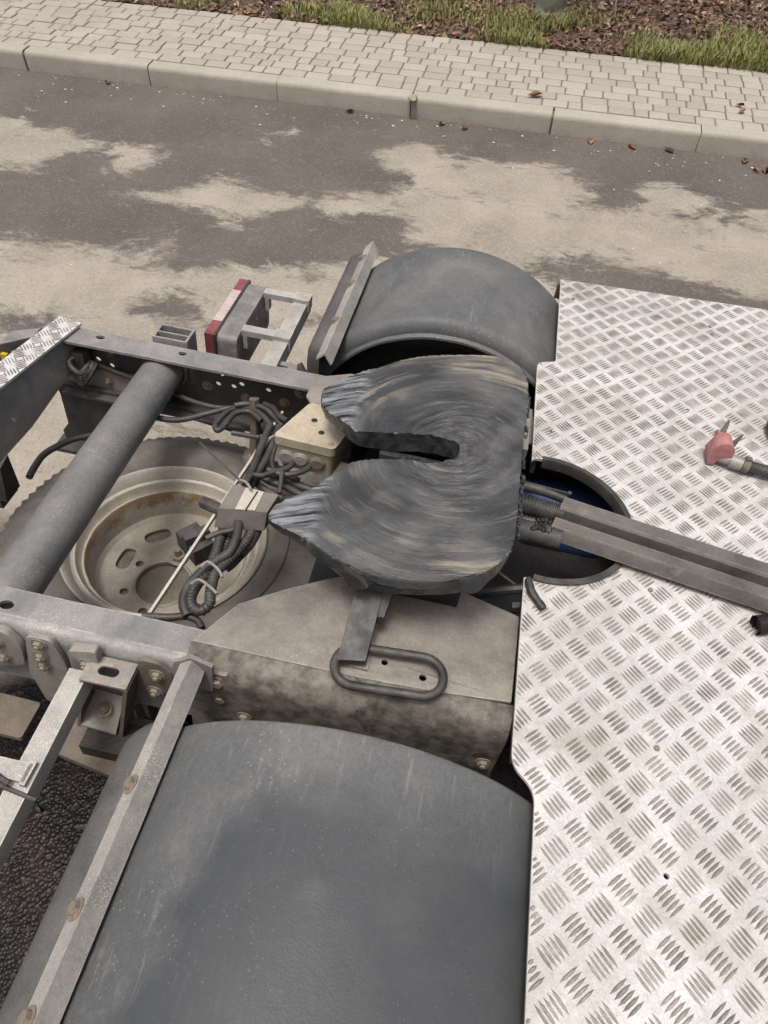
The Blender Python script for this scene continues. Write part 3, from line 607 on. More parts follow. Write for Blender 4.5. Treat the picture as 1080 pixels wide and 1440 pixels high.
# mossy tree beyond the sidewalk, bare in autumn
def tree(p):
    t = bpy.data.objects.new('bare_tree', None); COL.objects.link(t); t.location = p; props(t, 'mossy grey tree trunk standing in leaf litter behind the sidewalk', 'tree')
    bm = B(); tube(bm, [(0, 0, -0.1), (0, 0, 0.02), (0.01, 0, 0.25), (0.05, 0.03, 1.2), (0.02, 0.1, 2.6), (0.1, 0.1, 3.6)], 0.12, 14, 5)
    for v in bm.verts:
        z = v.co.z; f = (1.25 if z < 0.05 else 1.0) * max(0.25, 1 - z / 4.6); c = Vector((0.02, 0.02, z)); v.co = Vector((c.x + (v.co.x - c.x) * f, c.y + (v.co.y - c.y) * f, z)) + Vector(noise.noise_vector(v.co * 9)) * 0.012
    o = bpy.data.objects.new('trunk', finish('trunk', bm, 'bark', 60)); COL.objects.link(o); o.parent = t
    bm = B()
    for i in range(14):
        a = i * 2.4; z0 = 1.7 + 0.15 * i; L = 1.5 - 0.06 * i
        tube(bm, [(0.03, 0.06, z0), (0.4 * L * math.cos(a), 0.4 * L * math.sin(a), z0 + 0.35), (L * math.cos(a + .2), L * math.sin(a + .2), z0 + 1.0)], 0.028, 6, 4)
        for q in range(4): tube(bm, [(L * .5 * math.cos(a), L * .5 * math.sin(a), z0 + 0.45), (L * math.cos(a + q * .3 - .5), L * math.sin(a + q * .3 - .5), z0 + 0.7 + .15 * q)], 0.009, 5, 2)
    o = bpy.data.objects.new('crown', finish('crown', bm, 'bark', 60)); COL.objects.link(o); o.parent = t
tree((-0.103, 7.145, 0.13))

# ================================================================== TRUCK (chassis plan coordinates)
MIDY = 0.99
truck = on_truck('tractor_truck', (-0.05, 0.96, -0.75), 'grey tractor truck with greasy coupling plate, dark mudguards and checkered aluminium deck', 'truck')
# shared bolt
def bolt_me(r=0.011, h=0.009, washer=True, thread=0.0):
    bm = B()
    if washer: lathe(bm, (0, 0, 0), [(0.0, 0.002), (r * 1.5, 0.002), (r * 1.5, 0)], 14)
    hexa(bm, [(r * math.cos(i * PI / 3), r * math.sin(i * PI / 3), 0.001) for i in range(6)], [(r * 0.95 * math.cos(i * PI / 3), r * 0.95 * math.sin(i * PI / 3), h) for i in range(6)])
    if thread: lathe(bm, (0, 0, 0), [(r * .5, h), (r * .5, h + thread), (r * .4, h + thread * 1.1), (0, h + thread * 1.1)], 10)
    return finish('bolt', bm, 'bolt', 30)
BOLT = bolt_me(0.013, 0.011); NUT = bolt_me(0.0135, 0.010, True, 0.005); RIVET = bolt_me(0.007, 0.004, False)
DOWN_Y = (PI / 2, 0, 0)     # bolt head facing -y (towards the near side)

# ---- frame rails: C sections, open towards the middle
def rail(y_web, y_lip, x0, x1, zb, webholes, topholes, sgn):
    t = 0.007
    bm = B(); plate(bm, [(x0, min(y_web, y_lip)), (x1, min(y_web, y_lip)), (x1, max(y_web, y_lip)), (x0, max(y_web, y_lip))], topholes, lambda u, v, w: (u, v, w), -t, 0)
    r = part(truck, 'frame_rail', bm, 'rail', 30)
    bm = B(); ya, yb = sorted((y_web, y_web + sgn * t))
    plate(bm, [(x0, zb), (x1, zb), (x1, -t - .0005), (x0, -t - .0005)], webholes, lambda u, v, w: (u, w, v), ya, yb)
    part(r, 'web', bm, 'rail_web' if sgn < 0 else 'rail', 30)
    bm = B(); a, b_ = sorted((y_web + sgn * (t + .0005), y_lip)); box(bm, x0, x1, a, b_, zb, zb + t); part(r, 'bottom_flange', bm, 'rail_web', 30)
    return r
wh = [(-0.887, -0.082), (-0.85, -0.05), (-0.853, -0.094), (-0.562, -0.054), (-0.572, -0.085), (-0.532, -0.084), (-0.511, -0.072), (-0.442, -0.074)]
far_rail = rail(1.365, 1.303, -0.975, 0.9, -0.172, [ell(x, z, .0078, .0078, 10) for x, z in wh], [ell(-0.857, 1.343, .012, .008), ell(-0.649, 1.343, .011, .008)], -1)
bm = B(); plate(bm, [(-1.055, .566), (-.322, .566), (-.322, .617), (-1.055, .617)], [ell(-0.66, 0.583, .013, .009)], lambda u, v, w: (u, v, w), -.007, 0)
near_rail = part(truck, 'frame_rail', bm, 'rail', 30)
bm = B(); out_ = [(.566, 0)] + [(.566 - .023 * math.sin(q), -.023 * (1 - math.cos(q))) for q in np.linspace(.2, PI / 2, 7)] + [(.543, -.172)]
inn_ = [(.55, -.172)] + [(.566 - .016 * math.sin(q), -.007 - .016 * (1 - math.cos(q))) for q in np.linspace(PI / 2, .2, 7)] + [(.566, -.007)]
hexa(bm, [(-1.055, y, z) for y, z in out_ + inn_], [(-.322, y, z) for y, z in out_ + inn_]); part(near_rail, 'web', bm, 'rail', 40)
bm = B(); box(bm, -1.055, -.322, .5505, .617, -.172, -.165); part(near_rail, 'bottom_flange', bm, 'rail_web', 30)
for x, z in ((-0.74, -.075), (-0.60, -.095), (-.50, -.11), (-.40, -.1), (-.36, -.06), (-.92, -.05)):
    place(far_rail, 'bolt', NUT, (x, 1.357, z), DOWN_Y)
# joint plate inside the far rail with the spring hanger below
bm = B(); hexa(bm, [(-0.99, 1.349, -.16), (-.70, 1.349, -.16), (-.70, 1.349, -.10), (-0.99, 1.349, -.10)], [(-0.99, 1.342, -.16), (-.70, 1.342, -.16), (-.70, 1.342, -.10), (-0.99, 1.342, -.10)]); bev(bm)
jp = part(truck, 'joint_plate', bm, 'bracket', 30)
for x in (-.95, -.86, -.78): place(jp, 'bolt', NUT, (x, 1.342, -.13), DOWN_Y)
bm = B(); plate(bm, [(-1.005, -.155), (-.78, -.155), (-.80, -.24), (-.86, -.35), (-1.02, -.352), (-1.022, -.325), (-1.0, -.295), (-.998, -.195)], [], lambda u, v, w: (u, w, v), 1.325, 1.338)
box(bm, -1.035, -.87, 1.28, 1.36, -.365, -.353)
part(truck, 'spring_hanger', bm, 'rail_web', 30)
# diagonal brace band along the far rail, under the cables
bm = B(); obox(bm, (-.76, 1.33, -.16), (-.50, 1.33, -.195), 0.010, 0.03); part(truck, 'brace', bm, 'rail_web')
# ---- crossmember tube
bm = B(); tube(bm, [(-.707, .552, -.062), (-.704, 1.356, -.062)], 0.0485, 40, 1)
tb = part(truck, 'crossmember_tube', bm, 'tube', 40)
bm = B(); lathe(bm, (0, 0, 0), [(.048, 0), (.058, .001), (.058, .006), (.052, .012)], 28)
for v in bm.verts: v.co = Vector((v.co.x - .704, 1.3565 - v.co.z, v.co.y - .062))
part(tb, 'weld_collar', bm, 'rusty')
# ---- rear crossmember with a checker plate strip on its top
RD = Vector((0.034, 0.208, 0)).normalized()
def rearp(t, s, z): p = Vector((-0.929, 1.297, 0)) + RD * t + Vector((-RD.y, RD.x, 0)) * s; return (p.x, p.y, z)
bm = B(); hexa(bm, [rearp(-.95, 0, .004), rearp(.045, 0, .004), rearp(.075, .0, .004), rearp(.075, .062, .004), rearp(-.95, .062, .004)], [rearp(-.95, 0, .010), rearp(.045, 0, .010), rearp(.075, .0, .010), rearp(.075, .062, .010), rearp(-.95, .062, .010)]); bev(bm, .001)
rs = part(truck, 'rear_step_strip', bm, 'deck')
bm = B()
def tread_bar(bm, cx, cy, z, dx, dy, L, wd, h):
    px, py = -dy, dx
    b6 = [(-L, 0), (-L * .45, -wd), (L * .45, -wd), (L, 0), (L * .45, wd), (-L * .45, wd)]
    lo = [bm.verts.new((cx + dx * u + px * v, cy + dy * u + py * v, z)) for u, v in b6]
    t4 = [(-L * .62, 0), (0, -wd * .4), (L * .62, 0), (0, wd * .4)]
    hi = [bm.verts.new((cx + dx * u + px * v, cy + dy * u + py * v, z + h)) for u, v in t4]
    for f in ((lo[0], lo[1], hi[1], hi[0]), (lo[1], lo[2], hi[1]), (lo[2], lo[3], hi[2], hi[1]), (lo[3], lo[4], hi[3], hi[2]), (lo[4], lo[5], hi[3]), (lo[5], lo[0], hi[0], hi[3]), (hi[0], hi[1], hi[2], hi[3])): bm.faces.new(f)
def tread(bm, cx, cy, z, kind, p):
    s2 = math.sqrt(.5); d = (s2, -s2) if kind else (s2, s2); q = (-d[1], d[0])
    for k in range(-2, 3):
        o = k * p * 0.118
        tread_bar(bm, cx + q[0] * o, cy + q[1] * o, z, d[0], d[1], p * 0.24 * random.uniform(.92, 1.05), p * 0.028 * random.uniform(.85, 1.15), 0.0022)
for i in range(-28, 3):
    for s, kd in ((.016, i % 2), (.047, (i + 1) % 2)):
        c = rearp(i * .031, s, 0); tread(bm, c[0], c[1], .0101, kd, .058)
part(rs, 'tread_bars', bm, 'tread', 0, kind='stuff')
bm = B(); a = [rearp(-.95, .006, z) for z in (.003,)][0]
plate(bm, [(-.95, -.28), (-.30, -.165), (-.16, -.145), (-.03, -.105), (.06, -.10), (.06, .003), (-.95, .003)], [ell(-.2, -.09, .006), ell(-.55, -.1, .008)], lambda u, v, w: rearp(u, w, v), .006, .014)
rc = part(truck, 'rear_crossmember', bm, 'rail', 30)
# cable knot at the corner and marker lamp behind it
bm = B(); box(bm, -.925, -.895, 1.31, 1.34, -.10, -.04); bev(bm, .006); 
for k in range(5): tube(bm, [(-.91 + .005 * k, 1.335, -.05 - .012 * k), (-.93, 1.30 + .006 * k, -.06 - .01 * k), (-.90, 1.29, -.08 - .008 * k), (-.89 + .004 * k, 1.33, -.07)], .008, 7, 4)
part(truck, 'cable_knot', bm, 'rubber')
ml = part(truck, 'marker_lamp', (lambda bm: (hexa(bm, [(-1.075, 1.235, -.05), (-1.0, 1.28, -.05), (-1.0, 1.33, -.05), (-1.075, 1.30, -.05)], [(-1.06, 1.24, .0), (-1.0, 1.29, .004), (-1.0, 1.33, .004), (-1.06, 1.30, .0)]), bev(bm, .008), bm)[-1])(B()), 'housing')
bm = B(); box(bm, -1.055, -1.04, 1.23, 1.24, -.04, -.018); bev(bm, .004); part(ml, 'lens', bm, 'yellow')
# hub bracket beyond the tyre at the far left
bm = B(); box(bm, -1.25, -1.06, 1.06, 1.13, -.38, -.34); tube(bm, [(-1.3, 1.10, -.31), (-1.05, 1.10, -.31)], .022, 14, 1); hexa(bm, [(-1.06, 1.06, -.35), (-1.04, 1.06, -.35), (-1.04, 1.12, -.35), (-1.06, 1.12, -.35)], [(-1.05, 1.08, -.25), (-1.04, 1.08, -.25), (-1.04, 1.12, -.24), (-1.05, 1.12, -.24)]); bev(bm, .006)
part(truck, 'tow_hitch_bracket', bm, 'rubber')

# ---- mounting plates of the coupling (near and far): top, face and bolts
def mount(sign):
    Y = (lambda y: y) if sign > 0 else (lambda y: 2 * MIDY - y - .04)
    bm = B(); t = .009
    pts = [(-0.2853, 0.676), (-0.2167, 0.7256), (-0.149, 0.7682), (-0.1014, 0.7927)] + [(0.0, .83), (.204, .775), (.201, .602), (.09, .592), (-.05, .586), (-.335, .586)]
    if sign < 0: pts = [(-.322, .674), (-.32, .60), (-.24, .56), (.2, .56), (.21, .68), (.1, .73), (-.28, .73)]
    plate(bm, [(x, Y(y)) for x, y in pts], [ell(-.015, Y(.625), .0055), ell(.052, Y(.612), .006), ell(-.08, Y(.66), .004)] if sign > 0 else [], lambda u, v, w: (u, v, w), .002, .002 + t)
    bev(bm, .003)
    top = part(truck, 'coupling_mount', bm, 'mount', 30)
    bm = B(); y0, y1 = (.566, .575) if sign > 0 else (1.287, 1.296)
    if sign > 0:
        # face follows the front edge of the top and turns down in a rounded bend
        prof = [(.585, .0105), (.575, .0095), (.566, .0065), (.556, 0), (.548, -.01), (.542, -.024), (.540, -.04), (.540, -.09), (.541, -.14), (.536, -.2)]
        rows = []
        for i in range(25):
            x = -.335 + .54 * i / 24; k = .012 * max(0, (x + .05) / .25)
            rows.append([bm.verts.new((x, y + k, z)) for j, (y, z) in enumerate(prof)])
        for a, b_ in zip(rows, rows[1:]):
            for j in range(len(prof) - 1): bm.faces.new((a[j], a[j + 1], b_[j + 1], b_[j]))
        bmesh.ops.solidify(bm, geom=bm.faces[:], thickness=.006)
    else: box(bm, -.32, .2, y0, y1, -.06, .001)
    fc = part(top, 'face', bm, 'mount_face')
    if sign > 0:
        for x, z in ((-.235, -.12), (-.09, -.118), (.03, -.135), (.13, -.13), (.18, -.09)): place(top, 'bolt', NUT, (x, .538, z), DOWN_Y)
        bm = B(); obox(bm, (-.055, .70, .0145), (-.055, .60, .0145), .03, .006); bev(bm, .001); part(top, 'stiffener', bm, 'mount')
    return top
mn = mount(1); mount(-1)
# pedestal under the coupling, near black
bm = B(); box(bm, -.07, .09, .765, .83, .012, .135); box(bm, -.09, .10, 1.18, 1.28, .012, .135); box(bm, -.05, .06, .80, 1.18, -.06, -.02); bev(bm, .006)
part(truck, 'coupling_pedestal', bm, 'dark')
bm = B(); box(bm, -.10, .60, .63, 1.29, -.20, -.175); wobble(bm, .002, 30)  # added dark sheet: makes the opening in the deck read black
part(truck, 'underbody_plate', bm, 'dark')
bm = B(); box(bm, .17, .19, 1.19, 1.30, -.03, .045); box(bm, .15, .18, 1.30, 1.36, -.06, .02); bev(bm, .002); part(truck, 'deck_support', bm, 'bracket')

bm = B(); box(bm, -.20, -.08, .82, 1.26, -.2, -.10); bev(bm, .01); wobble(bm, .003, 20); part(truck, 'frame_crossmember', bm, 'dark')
# ---- fifth wheel
def zs(x): return .178 + .15 * x - .35 * max(0.0, -.185 - x)
OUT = [(-0.2596, 1.1479), (-0.2618, 1.1593), (-0.2624, 1.1696), (-0.2592, 1.1787), (-0.2507, 1.186), (-0.2385, 1.192), (-0.226, 1.1973), (-0.2142, 1.2016), (-0.2022, 1.2052), (-0.1901, 1.2097), (-0.178, 1.2159), (-0.166, 1.223), (-0.1537, 1.231), (-0.1416, 1.2405), (-0.1294, 1.2509), (-0.1155, 1.2605), (-0.1006, 1.2688), (-0.0841, 1.2762), (-0.0634, 1.2826), (-0.0352, 1.2881), (-0.0028, 1.2927), (0.0269, 1.2957), (0.0518, 1.2976), (0.0739, 1.298), (0.0929, 1.2953), (0.1084, 1.2881), (0.1208, 1.2778), (0.1308, 1.2668), (0.1382, 1.2573), (0.1432, 1.2471), (0.1473, 1.2323), (0.1509, 1.2112), (0.1535, 1.1855), (0.1549, 1.1554), (0.1545, 1.1195), (0.1529, 1.0793), (0.1516, 1.0397), (0.1512, 1.0017), (0.1511, 0.9642), (0.1513, 0.9289), (0.1517, 0.8959), (0.1524, 0.865), (0.1525, 0.8371), (0.1523, 0.8126), (0.1516, 0.791), (0.1495, 0.7721), (0.1457, 0.7561), (0.1405, 0.7427), (0.1339, 0.7309), (0.1256, 0.7203), (0.1159, 0.7113), (0.1055, 0.7035), (0.095, 0.697), (0.0839, 0.6916), (0.0717, 0.6871), (0.058, 0.6832), (0.0432, 0.6802), (0.0284, 0.6777), (0.014, 0.6759), (-0.0003, 0.6746), (-0.0149, 0.674), (-0.0304, 0.6739), (-0.0462, 0.6744), (-0.0608, 0.6756), (-0.0722, 0.6769), (-0.0823, 0.6789), (-0.0951, 0.6835), (-0.1131, 0.6921), (-0.1338, 0.7033), (-0.154, 0.7151), (-0.1725, 0.7271), (-0.1904, 0.7397), (-0.2076, 0.7521), (-0.2253, 0.7644), (-0.2423, 0.7764), (-0.2555, 0.787), (-0.2632, 0.7951), (-0.2671, 0.8016), (-0.2685, 0.8084), (-0.268, 0.8162), (-0.265, 0.8241), (-0.2591, 0.8315), (-0.2494, 0.8379), (-0.2368, 0.8438), (-0.2246, 0.8498), (-0.2137, 0.8555), (-0.2031, 0.8613), (-0.193, 0.8694), (-0.183, 0.8819), (-0.1735, 0.8966), (-0.1658, 0.9089), (-0.1609, 0.9164), (-0.1577, 0.9215), (-0.1539, 0.9259), (-0.1491, 0.9298), (-0.1436, 0.933), (-0.1364, 0.936), (-0.1275, 0.9391), (-0.1169, 0.942), (-0.104, 0.9443), (-0.0873, 0.946), (-0.0684, 0.9471), (-0.0513, 0.9475), (-0.0377, 0.9466), (-0.0259, 0.9449), (-0.0148, 0.9447), (-0.0038, 0.9468), (0.0067, 0.9504), (0.0157, 0.9546), (0.0233, 0.9593), (0.0295, 0.9648), (0.0342, 0.9707), (0.0375, 0.9775), (0.0394, 0.9848), (0.0395, 0.9918), (0.0379, 0.9988), (0.0347, 1.0055), (0.0295, 1.0112), (0.0223, 1.0151), (0.0131, 1.0179), (0.0021, 1.0201), (-0.0107, 1.0219), (-0.0254, 1.0231), (-0.0423, 1.0235), (-0.0632, 1.0226), (-0.0863, 1.0208), (-0.1077, 1.0192), (-0.1261, 1.0174), (-0.1427, 1.0159), (-0.157, 1.017), (-0.1676, 1.0221), (-0.1758, 1.0298), (-0.1849, 1.0394), (-0.197, 1.0511), (-0.21, 1.0646), (-0.2216, 1.0773), (-0.2307, 1.088), (-0.2383, 1.0979), (-0.245, 1.1087), (-0.2511, 1.1215), (-0.2562, 1.1352)]
CEN = Vector((.03, .995, 0))
bm = B()
vs = [bm.verts.new((x, y, 0)) for x, y in OUT]
for t in tessellate_polygon([[Vector((x, y, 0)) for x, y in OUT]]):
    try: bm.faces.new([vs[i] for i in t])
    except ValueError: pass
bmesh.ops.recalc_face_normals(bm, faces=bm.faces[:])
st = .0042
for k in range(1, 130):
    for co, no in (((-.32 + st * k, 0, 0), (1, 0, 0)), ((0, .66 + st * k * 1.25, 0), (0, 1, 0))):
        bmesh.ops.bisect_plane(bm, geom=bm.verts[:] + bm.edges[:] + bm.faces[:], plane_co=co, plane_no=no, dist=1e-6)
bmesh.ops.triangulate(bm, faces=[f for f in bm.faces if len(f.verts) > 4])
edge_v = {v for e in bm.edges if e.is_boundary for v in e.verts}
for v in bm.verts:
    x, y = v.co.x, v.co.y; r = math.hypot(x - CEN.x, (y - CEN.y)); th = math.atan2(y - CEN.y, x - CEN.x)
    z = zs(x)
    nr = noise.noise(Vector((r * 95, th * 1.3, 3))) ; nf = noise.noise(Vector((r * 260, th * 3, 7)))
    inner = max(0.0, 1 - max(0, r - .075) / .075)
    z += nr * (.0008 + .003 * inner) + nf * (.0003 + .0014 * inner)
    if .06 < r < .16: z += .0006 * noise.noise(Vector((x * 90, y * 90, 1)))
    if x < -.175:                                            # combed grease on the horns
        k = min(1, (-.175 - x) / .03)
        z += k * (.0045 * abs(noise.noise(Vector((x * 7, y * 75 + x * 18, 2)))) + .003 * noise.noise(Vector((x * 14, y * 150, 5))))
    if -.19 < x < -.16: z += .0035 * (1 - abs(x + .175) / .015) * (0.6 + 0.6 * noise.noise(Vector((y * 60, 1, 1))))
    v.co.z = z
    if v in edge_v:
        v.co.x += .0022 * noise.noise(Vector((x * 80, y * 80, 9))); v.co.y += .0022 * noise.noise(Vector((x * 80, y * 80, 19))); v.co.z -= .0025
W_ = BASE['tractor_truck']
gm = grease_material((CEN - Vector((W_.x, W_.y, 0))) * K)
be = [e for e in bm.edges if e.is_boundary]
fw = part(truck, 'fifth_wheel', bm, gm, 50)
# skirt and underside of the plate
bm = B(); lo, hi, mid = [], [], []
N0 = len(OUT); DENSE = []
for i in range(N0):
    a, b_ = Vector(OUT[i]), Vector(OUT[(i + 1) % N0]); n = max(1, int((b_ - a).length / .006))
    DENSE += [a.lerp(b_, k / n) for k in range(n)]
for p in DENSE:
    d = Vector((p.x - CEN.x, p.y - CEN.y)).normalized()
    if p.x < .05 and abs(p.y - CEN.y) < .06: d = Vector((0, 0))
    j = noise.noise(Vector((p.x * 70, p.y * 70, 4)))
    hi.append(bm.verts.new((p.x, p.y, zs(p.x) - .0015))); mid.append(bm.verts.new((p.x + d.x * .003 * j, p.y + d.y * .003 * j, zs(p.x) - .014 + .004 * j)))
    lo.append(bm.verts.new((p.x - d.x * .006, p.y - d.y * .006, zs(p.x) - (.024 + .021 * min(1, max(0, (p.x + .22) / .12))) + .004 * j)))
n = len(DENSE)
for A_, B_ in ((hi, mid), (mid, lo)):
    for i in range(n): bm.faces.new((A_[i], A_[(i + 1) % n], B_[(i + 1) % n], B_[i]))
for t in tessellate_polygon([[Vector((v.co.x, v.co.y, 0)) for v in lo]]):
    try: bm.faces.new([lo[i] for i in t])
    except ValueError: pass
part(fw, 'skirt', bm, 'grease', 50)
# grease pushed over the edges, and blobs hanging from them
bm = B()
def near_edge(x):
    ys = [p[1] + (q[1] - p[1]) * (x - p[0]) / (q[0] - p[0]) for p, q in zip(OUT, OUT[1:] + OUT[:1]) if (p[0] - x) * (q[0] - x) <= 0 and abs(q[0] - p[0]) > 1e-6]
    return min(ys)
def flap(cx, cy, L, D, h, ang=0.0):
    nx, ny = 14, 5; rows = []
    for i in range(nx + 1):
        u = i / nx; row = []
        for j in range(ny + 1):
            w_ = j / ny; prof = math.sin(PI * u) ** .7
            x = cx + (u - .5) * L; y = near_edge(x) + .004 - w_ * (D + .004) * prof * (1 + .3 * noise.noise(Vector((u * 9, 1, cx * 50)))); z = zs(x) - .001 + .003 * math.sin(PI * min(1, w_ * 1.4)) - h * w_ ** 1.8 * prof + .0015 * noise.noise(Vector((x * 130, y * 130, 2)))
            row.append(bm.verts.new((x, y, z)))
        rows.append(row)
    for a, b_ in zip(rows, rows[1:]):
        for j in range(ny): bm.faces.new((a[j], a[j + 1], b_[j + 1], b_[j]))
flap(-.085, .713, .07, .012, .03); flap(.10, .705, .065, .014, .028); flap(0.0, .694, .2, .007, .012); flap(-.15, .745, .1, .008, .016)
bmesh.ops.solidify(bm, geom=bm.faces[:], thickness=.003)
part(fw, 'grease_lip', bm, gm, 50)
bm = B()
for i in range(46):
    u = random.random(); x = .158 + .004 * noise.noise(Vector((u * 20, 0, 0))); y = .80 + .4 * u
    q = bmesh.ops.create_icosphere(bm, subdivisions=2, radius=random.uniform(.002, .005))['verts']
    for v in q: v.co = Vector((v.co.x * .7, v.co.y * 1.3, v.co.z)) * (1 + .9 * noise.noise(v.co * 220 + Vector((i, 0, 0)))) + Vector((x, y - .02, zs(x) - .012 - random.random() * .004))
part(fw, 'grease_clots', bm, 'grease', 60, kind='stuff')
# locking jaw and bar seen in the slot
bm = B(); box(bm, -.11, .05, 1.006, 1.024, .085, .115); box(bm, -.03, .04, .955, .985, .075, .105); lathe(bm, (.0, .975, .09), [(0, .04), (.022, .036), (.03, .02), (.028, 0)], 16); bev(bm, .005); wobble(bm, .004, 40)
part(fw, 'locking_jaw', bm, 'grease', 50)
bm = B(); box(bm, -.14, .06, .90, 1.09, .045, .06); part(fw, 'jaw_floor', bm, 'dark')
# release handle: bracket, arm and loop
bm = B(); hexa(bm, [(-.085, .725, .095), (-.04, .725, .095), (-.045, .60, .03), (-.09, .592, .03)], [(-.085, .725, .108), (-.04, .725, .108), (-.045, .60, .042), (-.09, .592, .042)])
hexa(bm, [(-.045, .735, .09), (-.02, .735, .09), (-.03, .67, .05), (-.05, .67, .05)], [(-.045, .735, .118), (-.02, .735, .118), (-.03, .67, .07), (-.05, .67, .07)])
lathe(bm, (-.068, .722, .108), [(0, .012), (.012, .01), (.014, 0)], 8); bev(bm, .003); wobble(bm, .0025, 60)
rh = part(fw, 'release_handle', bm, 'rubber', 40)
cx0, cx1, cy0, r0 = -.058, .048, .594, .036
loop = [(cx1 + r0 * math.cos(a), cy0 + .006 + r0 * math.sin(a), .034) for a in np.linspace(-PI / 2, PI / 2, 13)] + [(cx0 + r0 * math.cos(a), cy0 - .002 + r0 * math.sin(a), .034) for a in np.linspace(PI / 2, 3 * PI / 2, 13)]
bm = B(); ring_tube(bm, loop, .0075, 12); part(rh, 'pull_ring', bm, 'hose')

# ---- mudguards: plastic half shells with rolled inner edge, and their angle irons
def mudguard(yin, yout, cz, lip, label=None, mat='fender'):
    cx, R = -.022, .40; s = 1 if yout > yin else -1; wdt = abs(yout - yin)
    sec = [(-.002, -.055), (0, -.05), (0, -.035)] + [(lip * (1 - math.cos(a)), -lip * (1 - math.sin(a)) * (1 if lip > .01 else 1)) for a in np.linspace(0, PI / 2, 6)]
    if lip > .02: sec = [(.014, -lip - .012), (.0, -lip - .012), (.0, -lip - .006), (.006, -lip - .002), (.008, -lip)] + [(.008 + lip * .8 * (1 - math.cos(a)), -lip * (1 - math.sin(a))) for a in np.linspace(0, PI / 2, 9)]
    sec += [(q, 0) for q in np.linspace(sec[-1][0] + .01, wdt - .03, 70)] + [(wdt - .03 + .03 * math.sin(a), -.03 * (1 - math.cos(a))) for a in np.linspace(.3, PI / 2, 5)] + [(wdt, -.07)]
    bm = B(); rows = []
    for t in np.linspace(math.radians(20), math.radians(198), 110):
        row = []
        for q, dr in sec:
            y = yin + s * q; p = Vector((cx + (R + dr) * math.cos(t), y, cz + (R + dr) * math.sin(t)))
            d = .0022 * noise.noise(p * 6) + .001 * noise.noise(p * 17) + .004 * math.exp(-((p.x + .037) ** 2 + (p.y - .25) ** 2) / .00016)
            row.append(bm.verts.new(p + Vector((math.cos(t), 0, math.sin(t))) * d))
        rows.append(row)
    for a, b_ in zip(rows, rows[1:]):
        for j in range(len(sec) - 1): bm.faces.new((a[j], a[j + 1], b_[j + 1], b_[j]))
    bmesh.ops.solidify(bm, geom=bm.faces[:], thickness=.004)
    g = part(truck, 'mudguard', bm, mat, 50, label=label)
    return g
mgn = mudguard(.448, -.45, -.292, .006, 'near mudguard with a dark damp stain', 'fender_near')
mgf = mudguard(1.53, 1.955, -.302, .035, 'far mudguard with a rolled inner edge')
def angle_iron(g, y0, y1, zr, bolts):
    bm = B(); x0, xr, x1 = -.333, -.3125, -.293
    prof = [(x0, zr - .020), (xr, zr), (x1, zr - .028), (x1 - .004, zr - .033), (xr, zr - .007), (x0, zr - .026)]
    hexa(bm, [(x, y0, z) for x, z in prof], [(x, y1, z) for x, z in prof]); bev(bm, .0022)
    a = part(g, 'angle_iron', bm, 'beam')
    for y in bolts: place(a, 'bolt', BOLT, (-.324, y, zr - .0105), (0, -math.radians(44), 0))
    return a
an = angle_iron(mgn, .535, -.45, .042, (.335, .175, .06, -.06))
af = angle_iron(mgf, 1.40, 1.99, .04, (1.56, 1.75, 1.90))
bm = B(); plate(bm, [(-.36, -.05), (-.285, -.05), (-.28, .03), (-.315, .045), (-.345, .02)], [ell(-.31, .018, .004)], lambda u, v, w: (u, w, v), .536, .543); part(an, 'end_plate', bm, 'bracket', 30)
bm = B(); box(bm, -.295, -.262, .545, .56, -.11, -.005); bev(bm, .003); tg = part(an, 'end_tab', bm, 'mount')
for z in (-.03, -.085): place(an, 'bolt', BOLT, (-.278, .545, z), DOWN_Y)
# rear flap: dusty edge of the guard's tail section showing beyond the angle iron, with a rounded inner corner
def flap_edge(g, yin, yout, zr):
    s = 1 if yout > yin else -1; bm = B(); rows = []
    for q in list(np.linspace(0, .045, 9)) + list(np.linspace(.06, abs(yout - yin), 20)):
        cut = .045 - math.sqrt(max(0, .045 ** 2 - (.045 - min(q, .045)) ** 2)); y = yin + s * q
        wd = .052 - cut * .9
        prof = [(0, -.022), (.35, -.026), (.65, -.034), (.85, -.045), (.96, -.062), (1.0, -.09), (1.02, -.16)]
        rows.append([bm.verts.new((-.326 - u * wd, y, zr + z + .0012 * noise.noise(Vector((y * 14, u * 3, 0))))) for u, z in prof])
    for a, b_ in zip(rows, rows[1:]):
        for j in range(6): bm.faces.new((a[j], a[j + 1], b_[j + 1], b_[j]))
    bmesh.ops.solidify(bm, geom=bm.faces[:], thickness=.004)
    return part(g, 'rear_flap', bm, 'flap', 50)
flap_edge(mgn, .438, -.45, .042); flap_edge(mgf, 1.45, 1.955, .04)
# the wheels under the mudguards
for yc in (.17, 1.76):
    bm = B(); prof = [(.16, -.13), (.30, -.15), (.33, -.14), (.345, -.12), (.347, -.07), (.338, -.066), (.338, -.058), (.347, -.054), (.347, .054), (.338, .058), (.338, .066), (.347, .07), (.345, .12), (.33, .14), (.30, .15), (.16, .13)]
    lathe(bm, (0, 0, 0), prof, 60)
    for v in bm.verts: v.co = Vector((v.co.x - .022, yc + v.co.z, v.co.y - .33))
    wheel = part(truck, 'wheel', bm, 'dark')
    bm = B(); lathe(bm, (0, 0, 0), [(0, -.05), (.10, -.05), (.15, -.10), (.165, -.12), (.165, .12), (.15, .1), (.1, .05), (0, .05)], 32)
    for v in bm.verts: v.co = Vector((v.co.x - .022, yc + v.co.z, v.co.y - .33))
    part(wheel, 'hub', bm, 'rusty')
bm = B(); tube(bm, [(-.022, .1, -.33), (-.022, 1.8, -.33)], .07, 20, 1); part(truck, 'axle', bm, 'dark')

